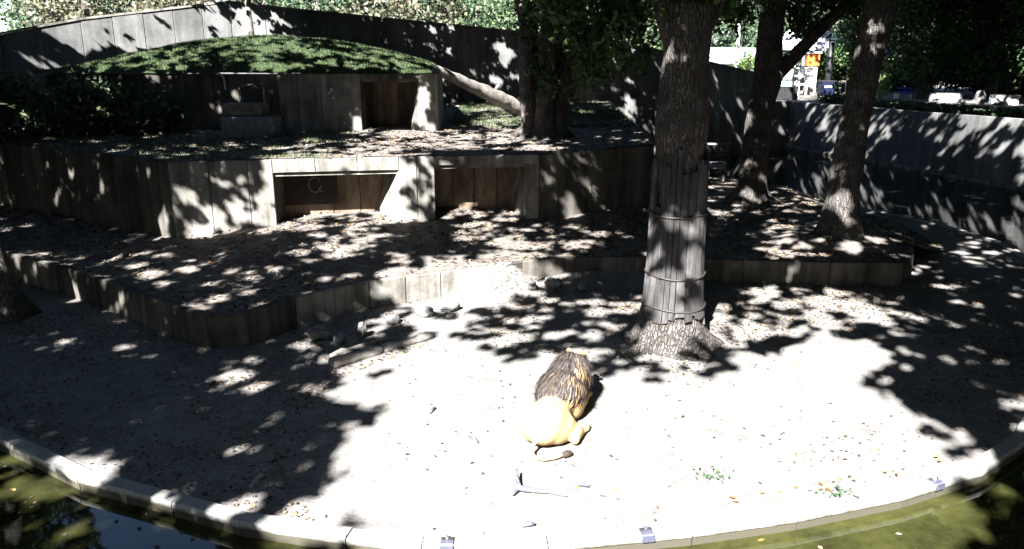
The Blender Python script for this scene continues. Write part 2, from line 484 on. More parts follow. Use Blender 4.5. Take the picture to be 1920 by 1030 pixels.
# ------------------------------------------------------------------ walls made of separate panels
def panel_run(parent, a, b, z0, z1, width, mat_, thick=0.12, core=0.25, name='panel', gap=0.012, jitter=0.014, core_mat=None, copies=None):
    """panels face to the right-hand side of a->b turned clockwise (towards the viewer); core wall stands behind"""
    a = Vector(a); b = Vector(b)
    d = b - a; ln = d.length; t = d / ln; nrm = Vector((t.y, -t.x))
    z0a, z0b = z0 if isinstance(z0, tuple) else (z0, z0)
    z1a, z1b = z1 if isinstance(z1, tuple) else (z1, z1)
    n = max(1, round(ln / width))
    for i in range(n):
        s0, s1 = ln * i / n + gap / 2, ln * (i + 1) / n - gap / 2
        j = random.uniform(-jitter, jitter)
        p0 = a + t * s0 + nrm * j; p1 = a + t * s1 + nrm * j
        f0, f1 = s0 / ln, s1 / ln
        bz = [z0a + (z0b - z0a) * f for f in (f0, f1)]
        tz = [z1a + (z1b - z1a) * f for f in (f0, f1)]
        m = MB()
        e = 0.018
        q0, q1 = p0 - nrm * thick, p1 - nrm * thick
        # front face chamfered all round
        c0, c1 = p0 + t * e, p1 - t * e
        r0, r1 = p0 - nrm * e, p1 - nrm * e
        vs = [(c0.x, c0.y, bz[0] + e), (c1.x, c1.y, bz[1] + e), (c1.x, c1.y, tz[1] - e), (c0.x, c0.y, tz[0] - e),
              (r0.x, r0.y, bz[0]), (r1.x, r1.y, bz[1]), (r1.x, r1.y, tz[1]), (r0.x, r0.y, tz[0]),
              (q0.x, q0.y, bz[0]), (q1.x, q1.y, bz[1]), (q1.x, q1.y, tz[1]), (q0.x, q0.y, tz[0])]
        fs = [(0, 1, 2, 3)]
        for k in range(4):
            k2 = (k + 1) % 4
            fs.append((4 + k, 4 + k2, k2, k)); fs.append((8 + k, 8 + k2, 4 + k2, 4 + k))
        m.add(vs, fs)
        m.build(name, mat_, parent)
    # core behind
    m = MB()
    o = thick * 0.6; w = core
    p = [a - nrm * o, b - nrm * o, b - nrm * (o + w), a - nrm * (o + w)]
    m.prism([(q.x, q.y) for q in p], [z0a - 0.1, z0b - 0.1, z0b - 0.1, z0a - 0.1], [z1a - 0.02, z1b - 0.02, z1b - 0.02, z1a - 0.02])
    m.build('wall_core', core_mat or M_CORE, parent)

# moat kerb
kerb = thing('moat_kerb', 'low pale concrete kerb curving along the water at the yard edge', 'kerb')
inner = offset_line(KERB, 0.21)
for i in range(len(KERB) - 1):
    a, b = Vector(KERB[i]), Vector(KERB[i + 1]); c, d = Vector(inner[i + 1]), Vector(inner[i])
    n = max(1, round((b - a).length / 1.25))
    for k in range(n):
        f0, f1 = k / n + 0.006, (k + 1) / n - 0.006
        out0, out1 = a.lerp(b, f0), a.lerp(b, f1); in0, in1 = d.lerp(c, f0), d.lerp(c, f1)
        m = MB()
        zt = 0.065 + random.uniform(-0.008, 0.008)
        e = 0.03
        o0, o1 = out0.lerp(in0, 0.09), out1.lerp(in1, 0.09)
        lip0, lip1 = out0, out1
        prof = lambda s: None
        vs = []
        for (po, pi) in ((out0, in0), (out1, in1)):
            di = (pi - po)
            for fr, z in ((0.10, -0.75), (0.10, -0.03), (0.0, -0.025), (0.0, zt - 0.03), (0.07, zt), (0.95, zt), (1.0, zt - 0.03), (1.0, -0.75)):
                q = po + di * fr
                vs.append((q.x, q.y, z))
        fs = [tuple(range(7, -1, -1)), tuple(range(8, 16))]
        for q in range(8):
            r2 = (q + 1) % 8
            fs.append((q, r2, 8 + r2, 8 + q))
        m.add(vs, fs)
        m.build('kerb_slab', M_KERB, kerb)

# lower terrace retaining wall
low = thing('low_retaining_wall', 'low concrete retaining wall winding across the yard behind the lion', 'wall')
for i in range(len(LOW) - 1):
    zt = lambda x: 0.64 - 0.06 * max(0, min(1, (x + 5) / 6))
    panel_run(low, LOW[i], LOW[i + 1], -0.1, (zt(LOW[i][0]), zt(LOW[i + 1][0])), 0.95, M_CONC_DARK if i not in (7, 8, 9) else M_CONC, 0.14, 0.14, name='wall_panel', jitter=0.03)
panel_run(low, LOW[-1], (10.35, 20.3), -0.1, (0.6, 0.45), 1.2, M_CONC, 0.14, 0.14, name='wall_panel')

# middle terrace wall with two alcoves
mid = thing('terrace_wall', 'board-marked concrete terrace wall with two dark open alcoves below the shelter', 'wall')
A = Vector(FRONT[1]); B = Vector(FRONT[2]); tA = (B - A).normalized(); nA = Vector((tA.y, -tA.x))
LEN = (B - A).length
PX = lambda s, d=0.0: (A + tA * s - nA * d)          # s metres along the front, d metres into the wall
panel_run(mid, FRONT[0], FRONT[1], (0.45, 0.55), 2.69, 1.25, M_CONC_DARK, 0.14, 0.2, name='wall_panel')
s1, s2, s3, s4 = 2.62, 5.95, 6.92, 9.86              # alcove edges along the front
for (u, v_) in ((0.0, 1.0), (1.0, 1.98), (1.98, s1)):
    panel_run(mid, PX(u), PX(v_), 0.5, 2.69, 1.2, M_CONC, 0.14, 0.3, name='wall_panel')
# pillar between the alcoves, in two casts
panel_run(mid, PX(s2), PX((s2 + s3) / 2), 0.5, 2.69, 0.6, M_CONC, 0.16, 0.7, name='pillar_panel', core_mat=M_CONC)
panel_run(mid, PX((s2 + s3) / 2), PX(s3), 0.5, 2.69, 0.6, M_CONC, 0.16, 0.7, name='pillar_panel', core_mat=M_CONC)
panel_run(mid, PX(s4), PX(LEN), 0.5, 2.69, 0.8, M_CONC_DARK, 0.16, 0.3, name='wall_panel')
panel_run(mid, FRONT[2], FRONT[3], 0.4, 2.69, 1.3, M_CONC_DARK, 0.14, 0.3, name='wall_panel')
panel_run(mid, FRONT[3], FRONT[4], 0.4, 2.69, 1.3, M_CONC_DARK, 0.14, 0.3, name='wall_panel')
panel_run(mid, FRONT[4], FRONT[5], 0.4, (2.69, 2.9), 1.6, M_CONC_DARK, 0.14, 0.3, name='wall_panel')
def alcove(root, PXf, sa, sb, zfloor, ztop, lint, depth, splay, nlint, back_mat, lint_mat, roof_z):
    """lintel, splayed right jamb, left jamb, back boards, soffit"""
    n = nlint
    for k in range(n):
        a, b = sa + (sb - sa) * k / n, sa + (sb - sa) * (k + 1) / n
        panel_run(root, PXf(a), PXf(b), ztop - lint, ztop, 5, lint_mat, 0.16, 0.3, name='lintel', core_mat=lint_mat)
    # soffit slab
    m = MB(); p = [PXf(sa, 0.1), PXf(sb, 0.1), PXf(sb, depth + 0.2), PXf(sa, depth + 0.2)]
    m.prism([(q.x, q.y) for q in p], ztop - lint + 0.05, ztop - 0.05); m.build('soffit', M_CONC_DARK, root)
    # jambs
    m = MB(); lo = [PXf(sb - 0.34, 0.04), PXf(sb + 0.1, 0.04), PXf(sb + 0.1, depth), PXf(sb - splay - 0.22, depth)]
    hi = [PXf(sb - 0.01, 0.04), PXf(sb + 0.1, 0.04), PXf(sb + 0.1, depth), PXf(sb - splay + 0.1, depth)]
    m.add([(q.x, q.y, zfloor - 0.15) for q in lo] + [(q.x, q.y, ztop - lint + 0.04) for q in hi], [(3, 2, 1, 0), (4, 5, 6, 7), (0, 1, 5, 4), (1, 2, 6, 5), (2, 3, 7, 6), (3, 0, 4, 7)])
    m.build('buttress', M_CONC, root)
    m = MB(); p = [PXf(sa - 0.1, 0.17), PXf(sa, 0.17), PXf(sa + 0.12, depth), PXf(sa - 0.1, depth)]
    m.prism([(q.x, q.y) for q in p], zfloor - 0.4, ztop - lint + 0.04); m.build('jamb', M_CONC_DARK, root)
    # back wall of upright boards
    nb = max(3, round((sb - sa) / 0.75))
    for k in range(nb):
        a, b = sa - 0.05 + (sb - sa - splay + 0.1) * k / nb, sa - 0.05 + (sb - sa - splay + 0.1) * (k + 1) / nb
        panel_run(root, PXf(a, depth), PXf(b, depth), zfloor - 0.3, ztop - lint + 0.04, 5, back_mat, 0.06, 0.1, name='back_board', gap=0.012)
alcove(mid, PX, s1, s2, 1.0, 2.69, 0.36, 1.3, 0.4, 3, M_DOOR, M_CONC, 2.6)
alcove(mid, PX, s3, s4, 1.0, 2.69, 0.26, 1.3, 0.4, 3, M_DOOR, M_CONC, 2.6)
# timber hatch at the back of the first alcove, with a worn painted ring
hx = PX(s1 + 0.85, 1.22); ang = math.atan2(tA.y, tA.x)
dm = MB(); dm.box((hx.x, hx.y, 1.72), (1.5, 0.05, 0.95), ang, bev=0.012)
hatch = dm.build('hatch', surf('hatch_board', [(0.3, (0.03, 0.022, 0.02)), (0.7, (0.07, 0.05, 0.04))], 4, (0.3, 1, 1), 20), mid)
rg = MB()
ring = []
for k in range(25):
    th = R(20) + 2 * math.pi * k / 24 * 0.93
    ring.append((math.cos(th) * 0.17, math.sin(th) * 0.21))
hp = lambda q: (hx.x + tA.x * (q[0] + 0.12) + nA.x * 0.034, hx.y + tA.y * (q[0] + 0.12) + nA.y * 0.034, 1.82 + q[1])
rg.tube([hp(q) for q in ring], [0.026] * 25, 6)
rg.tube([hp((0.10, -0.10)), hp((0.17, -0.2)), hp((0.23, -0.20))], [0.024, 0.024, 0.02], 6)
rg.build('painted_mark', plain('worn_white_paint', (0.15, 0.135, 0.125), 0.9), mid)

# upper shelter
shel = thing('shelter', 'concrete shelter with an open dark bay under a grassy roof mound', 'shelter')
SX0, SX1, SY = -16.4, -2.62, 28.0
SPX = lambda s, d=0.0: Vector((SX0 + s, SY + d))
w = lambda x: x - SX0
zs = 2.75
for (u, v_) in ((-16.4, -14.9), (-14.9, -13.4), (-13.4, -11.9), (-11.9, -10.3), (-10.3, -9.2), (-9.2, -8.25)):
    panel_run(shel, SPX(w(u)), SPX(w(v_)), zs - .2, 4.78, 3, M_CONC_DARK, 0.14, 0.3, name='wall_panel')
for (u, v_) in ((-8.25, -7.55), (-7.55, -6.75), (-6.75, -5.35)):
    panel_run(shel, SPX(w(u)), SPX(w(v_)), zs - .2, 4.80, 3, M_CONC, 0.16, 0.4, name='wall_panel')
alcove(shel, SPX, w(-5.35), w(-3.25), 2.9, 4.8, 0.2, 1.8, 0.5, 2, M_DOOR, M_CONC_DARK, 4.7)
panel_run(shel, SPX(w(-3.25)), SPX(w(-2.62)), zs - .2, 4.8, 3, M_CONC, 0.16, 0.5, name='pillar_panel', core_mat=M_CONC)
panel_run(shel, (-2.62, 28.0), (-2.62, 30.2), zs - .2, 4.8, 1.2, M_CONC, 0.16, 0.3, name='wall_panel')
panel_run(shel, (-2.62, 30.2), (-3.4, 35.5), zs - .2, (4.8, 4.6), 1.4, M_CONC_DARK, 0.16, 0.3, name='wall_panel')
def hill_h(X, Y):
    q = np.clip(1 - ((X + 9.8) / 7.3) ** 2, 0, 1)
    return 4.80 + 1.35 * q * np.sin(np.clip((Y - 28.0) / 9.4, 0, 1) * math.pi) ** 0.85 + 0.05 * vnoise(X, Y, 0.9, 12)
hill = grid_ground('roof_mound', [(-17.0, 27.92), (-2.6, 27.92), (-2.7, 30.3), (-3.5, 35.5), (-9, 37.2), (-14.5, 36.5), (-17.5, 33.6)], hill_h, 0.2, M_TURF)
hill.parent = shel
# bent pipe and framed hatch on the dark front
m = MB(); m.tube([(-10.35, 27.95, 4.78), (-10.15, 27.86, 4.77), (-10.05, 27.82, 4.62), (-10.04, 27.84, 4.25)], [0.03] * 4, 8); m.build('bent_pipe', plain('pale_pipe', (0.5, 0.5, 0.5)), shel, True)
m = MB(); m.box((-9.15, 27.93, 3.95), (0.75, 0.1, 0.7), bev=0.02); m.build('hatch', M_BLACK, shel)
for bx_ in (-9.56, -8.72):
    m = MB(); m.box((bx_, 27.92, 4.05), (0.06, 0.14, 0.55)); m.build('hatch_frame', M_WOOD, shel)
m = MB(); m.tube([(-9.4, 27.86, 4.33), (-9.3, 27.84, 4.42), (-9.05, 27.84, 4.42), (-8.9, 27.86, 4.28)], [0.03] * 4, 7); m.build('hatch_handle', M_WOOD, shel, True)

# perimeter wall
peri = thing('perimeter_wall', 'tall grey concrete perimeter wall running behind the shelter to the trees', 'wall')
PW = [((-26, 29.5), 5.3), ((-20.88, 33), 6.26), ((-18.59, 35), 6.92), ((-13.13, 38), 7.84), ((-10.07, 38.5), 7.52), ((0.0, 40), 6.61), ((7.51, 42), 5.75), ((10.83, 44), 5.13), ((13.95, 47), 4.6), ((15.3, 48.4), 4.4)]
for i in range(len(PW) - 1):
    panel_run(peri, PW[i][0], PW[i + 1][0], -0.6, (PW[i][1], PW[i + 1][1]), 1.25, M_CONC_MOAT, 0.16, 0.3, name='wall_panel')
    a, b = Vector(PW[i][0]), Vector(PW[i + 1][0]); t = (b - a).normalized(); n_ = Vector((t.y, -t.x))
    m = MB(); p = [a + n_ * .04, b + n_ * .04, b - n_ * .42, a - n_ * .42]
    za, zb = PW[i][1], PW[i + 1][1]
    m.prism([(q.x, q.y) for q in p], [za + .003, zb + .003, zb + .003, za + .003], [za + .09, zb + .09, zb + .09, za + .09]); m.build('coping', M_CONC, peri)
rwall = thing('moat_wall', 'long shaded concrete moat wall rising from the water beyond the right bank', 'wall')
RW = [((15.35, 48.5), 2.75), ((17.7, 50.2), 2.75), ((19.5, 43.5), 2.75), ((21.84, 33.0), 2.85), ((24.6, 20.5), 2.9)]
for i in range(len(RW) - 1):
    panel_run(rwall, RW[i][0], RW[i + 1][0], -0.6, (RW[i][1], RW[i + 1][1]), 2.6, M_CONC_MOAT, 0.16, 0.3, name='wall_panel')
for i in range(1, len(RW) - 1):
    a, b = Vector(RW[i][0]), Vector(RW[i + 1][0]); t = (b - a).normalized(); n_ = Vector((t.y, -t.x))
    m = MB(); p = [a + n_ * .16, b + n_ * .16, b + n_ * .02, a + n_ * .02]
    m.prism([(q.x, q.y) for q in p], -0.6, 0.02); m.build('footing', M_CONC, rwall)

# ------------------------------------------------------------------ trees
def bark_trunk(name, parent, path, radii, n=18, rough=0.12, seed=0.0, roots=None, mat_=M_BARK):
    m = MB()
    fl = None
    if roots:
        ks = [random.uniform(0, 6.28) for _ in range(3)]
        zs_ = [p[2] for p in path]
        z0 = zs_[0]
        def fl(th, i):
            h = max(0.0, zs_[i] - z0)
            k = math.exp(-h / roots[1])
            lobe = abs(math.sin(2.5 * th + ks[0])) ** 1.5 + 0.5 * abs(math.sin(3.5 * th + ks[1])) ** 2
            return 1 + roots[0] * k * lobe
    m.tube(path, radii, n, rough, seed, fl)
    return m.build(name, mat_, parent, True)

def lerp_path(pts, step=0.3):
    out = []; rad = []
    for (a, ra), (b, rb) in zip(pts[:-1], pts[1:]):
        a = Vector(a); b = Vector(b)
        n = max(1, int((b - a).length / step))
        for k in range(n):
            out.append(a.lerp(b, k / n)); rad.append(ra + (rb - ra) * k / n)
    out.append(Vector(pts[-1][0])); rad.append(pts[-1][1])
    return out, rad

def limb(parent, pts, seed=1.0, name='limb', mat_=M_BARK, n=10):
    p, r = lerp_path(pts, 0.45)
    for i in range(1, len(p) - 1):
        p[i] = p[i] + Vector((mnoise.noise(p[i] * 0.7 + Vector((seed, 0, 0))), mnoise.noise(p[i] * 0.7 + Vector((0, seed, 5))), 0)) * r[i] * 0.8
    return bark_trunk(name, parent, p, r, n, 0.12, seed, mat_=mat_)

# main tree with strapped planks
MT = Vector((3.05, 14.0, 0))
main_tree = thing('broadleaf_tree', 'big tree with grey planks strapped round its trunk just behind the lion', 'tree', MT)
PROF = [(-0.1, 0.80), (0.0, 0.74), (0.15, 0.66), (0.3, 0.60), (0.5, 0.555), (0.8, 0.515), (1.2, 0.485), (1.8, 0.465), (2.6, 0.455), (3.4, 0.445), (3.75, 0.44), (3.95, 0.47), (4.3, 0.47), (4.7, 0.43), (5.2, 0.40), (5.8, 0.42), (6.3, 0.40)]
def prof_r(z):
    for (a, ra), (b, rb) in zip(PROF[:-1], PROF[1:]):
        if a <= z <= b: return ra + (rb - ra) * (z - a) / (b - a)
    return PROF[-1][1]
zz = [-0.1 + 0.1 * k for k in range(64)]
bark_trunk('trunk', main_tree, [(0.02 * math.sin(z), 0, z) for z in zz], [prof_r(z) * (0.965 if 0.5 < z < 3.7 else 1.0) for z in zz], 44, 0.085, 3.0, roots=(0.42, 0.32))
limb(main_tree, [((0.05, 0, 6.1), 0.34), ((0.35, -0.3, 8), 0.27), ((0.2, -1.5, 10.5), 0.16)], 2)
limb(main_tree, [((-0.12, 0, 5.3), 0.24), ((-0.75, 0.3, 7), 0.2), ((-2.6, 0.5, 9.5), 0.12), ((-4.5, 0, 11), 0.06)], 3)
limb(main_tree, [((0.15, 0.1, 5.6), 0.2), ((0.9, 0.9, 7.1), 0.16), ((2.8, 2.2, 9.6), 0.1)], 4)
limb(main_tree, [((0, -0.1, 6.2), 0.2), ((-0.5, -2.2, 8.8), 0.14), ((-1, -5, 10.5), 0.07)], 5)
npl = 27
wid = [random.uniform(0.5, 1.5) for _ in range(npl)]
cum = [sum(wid[:k]) / sum(wid) * 2 * math.pi for k in range(npl + 1)]
for k in range(npl):
    th0, th1 = cum[k] + 0.012, cum[k + 1] - 0.012
    zb = random.uniform(0.42, 0.7); zt = random.choice([random.uniform(2.65, 3.1), random.uniform(3.3, 3.75), random.uniform(3.5, 3.75)])
    tier = [(zb, random.uniform(1.36, 1.42)), (0, zt)] if random.random() < 0.55 else [(zb, zt)]
    if len(tier) == 2: tier[1] = (tier[0][1] + 0.012, zt)
    for (za, zc) in tier:
        nz = max(2, int((zc - za) / 0.3) + 1)
        ring = []
        jit = random.uniform(-0.012, 0.014); sk = random.uniform(-0.02, 0.02)
        m = MB(); vs = []
        for i in range(nz + 1):
            z = za + (zc - za) * i / nz
            ri = prof_r(z) * 1.02 + 0.012 + jit; ro = ri + 0.04
            sh = sk * (i / nz - 0.5)
            for r_, th in ((ro, th0 + sh), (ro, th1 + sh), (ri, th1 + sh), (ri, th0 + sh)):
                vs.append((r_ * math.cos(th), r_ * math.sin(th), z + (0.03 * math.sin(th * 9) if i in (0, nz) else 0)))
        fs = [(3, 2, 1, 0), tuple(nz * 4 + q for q in range(4))]
        for i in range(nz):
            for q in range(4):
                q2 = (q + 1) % 4
                fs.append((i * 4 + q, i * 4 + q2, i * 4 + 4 + q2, i * 4 + 4 + q))
        m.add(vs, fs); m.build('plank', M_PLANK, main_tree)
for zb_ in (2.54, 1.40, 0.80):
    m = MB(); r_ = prof_r(zb_) * 1.02 + 0.066
    m.tube([(r_ * math.cos(2 * math.pi * k / 36), r_ * math.sin(2 * math.pi * k / 36), zb_ + 0.025 * math.sin(4 * math.pi * k / 36 + zb_)) for k in range(37)], [0.017] * 37, 6, cap=False)
    m.build('strap', M_STEEL, main_tree, True)

# leaning tree on a root mound, right
T3 = Vector((8.55, 20.0, 0.5))
tree3 = thing('broadleaf_tree', 'leaning tree with spreading roots above the low wall at the right bank', 'tree', T3)
p, r = lerp_path([((-0.05, 0, -0.2), 0.60), ((0, 0, 0.3), 0.47), ((0.06, 0, 1.2), 0.38), ((0.2, 0.05, 3.2), 0.34), ((0.42, 0.1, 5.2), 0.365), ((0.62, 0.1, 6.8), 0.40)], 0.12)
bark_trunk('trunk', tree3, p, r, 28, 0.16, 9.0, roots=(0.75, 0.55))
limb(tree3, [((0.8, 0.1, 6.5), 0.36), ((1.4, -0.6, 9), 0.25), ((1.2, -2.5, 11), 0.1)], 11)
limb(tree3, [((0.8, 0.1, 6.4), 0.28), ((-0.6, 0.8, 8.6), 0.2), ((-2.5, 0.5, 10.8), 0.08)], 12)
limb(tree3, [((0.85, 0.1, 6.6), 0.26), ((2.6, 1.2, 8.8), 0.17), ((5, 1.6, 10.5), 0.07)], 13)
for k in range(9):                                   # surface roots
    th = 2 * math.pi * k / 9 + random.uniform(-.2, .2); L_ = random.uniform(0.9, 1.7)
    pts = [(math.cos(th) * q * L_ + 0.1 * math.sin(q * 5 + k), math.sin(th) * q * L_, 0.30 * (1 - q) ** 1.5 + 0.02) for q in (0.3, 0.5, 0.7, 0.85, 1.0)]
    m = MB(); m.tube(pts, [0.15, 0.12, 0.09, 0.06, 0.03], 8, 0.2, k); m.build('root', M_BARK, tree3, True)
mm = MB(); mm.blob((8.45, 20.0, 0.42), (1.75, 1.45, 0.42), 0.15, 2, 4.0, 4)
tag(mm.build('root_mound', M_DIRT2, None, True), kind='structure')

# forked tree further back
T2 = Vector((8.25, 26.4, 0.55))
tree2 = thing('broadleaf_tree', 'dark forked tree with a long branch slanting up to the right', 'tree', T2)
p, r = lerp_path([((0, 0, -0.2), 0.62), ((0, 0, 0.35), 0.50), ((0.0, 0, 1.4), 0.42), ((0.06, 0, 3.2), 0.42), ((0.2, 0, 4.2), 0.47), ((0.18, 0, 5.3), 0.38), ((0.3, 0.2, 7.5), 0.34)], 0.15)
bark_trunk('trunk', tree2, p, r, 24, 0.14, 5.0, roots=(0.6, 0.45))
limb(tree2, [((0.25, 0, 3.8), 0.30), ((1.0, 0.1, 4.75), 0.235), ((1.9, 0.1, 5.75), 0.20), ((2.8, 0.2, 6.6), 0.18), ((4.6, 0.3, 7.4), 0.12)], 21)
limb(tree2, [((0.5, 0.2, 7.3), 0.28), ((-1.2, -0.4, 9.2), 0.17), ((-3, -1, 10.8), 0.07)], 22)
limb(tree2, [((0.5, 0.2, 7.3), 0.26), ((1.4, -1.2, 9.5), 0.15), ((1.5, -3, 11), 0.07)], 23)
for k in range(7):
    th = 2 * math.pi * k / 7 + random.uniform(-.3, .3); L_ = random.uniform(0.9, 1.5)
    pts = [(math.cos(th) * q * L_, math.sin(th) * q * L_, 0.22 * (1 - q) ** 1.5 + 0.03) for q in (0.35, 0.6, 0.8, 1.0)]
    m = MB(); m.tube(pts, [0.13, 0.10, 0.06, 0.03], 8, 0.2, k + 30); m.build('root', M_BARK, tree2, True)

# clump of stems on the upper terrace
T1 = Vector((1.2, 26.4, 2.72))
tree1 = thing('multi_stem_tree', 'dark multi-stemmed tree on the upper terrace beside the leaning log', 'tree', T1)
for k, (bx_, by_, tx, ty, r_) in enumerate([(-0.55, 0.2, -0.75, 0.2, 0.27), (-0.1, -0.1, 0.0, -0.3, 0.30), (0.35, 0.1, 0.75, 0.2, 0.26), (0.1, 0.6, 0.3, 1.2, 0.24), (-0.35, 0.6, -0.5, 1.3, 0.2)]):
    p, r = lerp_path([((bx_ * 1.2, by_, -0.15), r_ * 1.7), ((bx_, by_, 0.35), r_ * 1.15), ((bx_ * .8 + tx * .3, by_ + ty * .3, 1.6), r_), ((tx, ty, 3.6), r_ * .9), ((tx * 2.2, ty * 2, 7.5), r_ * .4)], 0.25)
    bark_trunk('stem', tree1, p, r, 14, 0.2, k * 3.1, roots=(0.5, 0.3))

# tree at the left edge
T0 = Vector((-10.75, 15.6, 0))
tree0 = thing('broadleaf_tree', 'dark slender tree trunk standing at the left edge below the low wall', 'tree', T0)
p, r = lerp_path([((0.2, 0, -0.1), 0.36), ((0.1, 0, 0.5), 0.27), ((-0.15, 0, 2), 0.23), ((-1.1, 0.3, 6), 0.2), ((-1.5, 0, 10), 0.1)], 0.25)
bark_trunk('trunk', tree0, p, r, 16, 0.14, 17.0, roots=(0.4, 0.3))
# sapling on the roof mound
T5 = Vector((-10.5, 32.6, 6.0))
sap = thing('sapling', 'thin young tree growing out of the grassy roof mound', 'tree', T5)
limb(sap, [((0, 0, -0.2), 0.15), ((-0.05, 0, 1.0), 0.125), ((0.05, 0, 2.6), 0.11), ((0, 0, 5), 0.07)], 31, 'trunk', M_BARK2)

# shade trees out of frame round the near bank
shade = []
for k, (x, y, z) in enumerate([(-12.5, -5.0, 0), (9.0, -6.0, 0), (-21, 14, 0), (19.6, 16.5, 2.0)]):
    t = thing('broadleaf_tree', 'tall shade tree on the surrounding bank whose crown dapples the yard', 'tree', (x, y, z), 0, 'shade trees round the enclosure')
    limb(t, [((0, 0, -1), 0.6), ((0.1, 0, 4), 0.45), ((0, 0.5, 9), 0.3), ((0, 2, 12), 0.1)], 40 + k, 'trunk')
    for q in range(3):
        a_ = q * 2.1 + k
        limb(t, [((0.05, 0.2, 6.5), 0.22), ((math.cos(a_) * 2.5, math.sin(a_) * 2.5, 9), 0.15), ((math.cos(a_) * 5, math.sin(a_) * 5, 10.5), 0.06)], 50 + k * 3 + q)
    shade.append((t, x, y))

sky_block_pos = [clumps_in((x, y, 6.0), (3.4, 3.2, 6.0), 48, 50, 0.9) for x, y in [(-27, 8), (-28, 14), (-28, 20), (-29, 26), (-31, 32), (-24, 1), (-19, -9), (-13, -13), (-6, -15), (1, -15), (8, -15), (15, -12), (21, -7), (25, 0), (28, 7), (29, 13), (31, 19), (33, 25), (34, 31)]]
tag(link('sky_block_wood', leaf_mesh('sky_block_wood', np.concatenate(sky_block_pos), 0.8, 0.55, 0.1), None, M_CROWN), kind='stuff')  # unseen ring of foliage added to keep low sky light off the yard

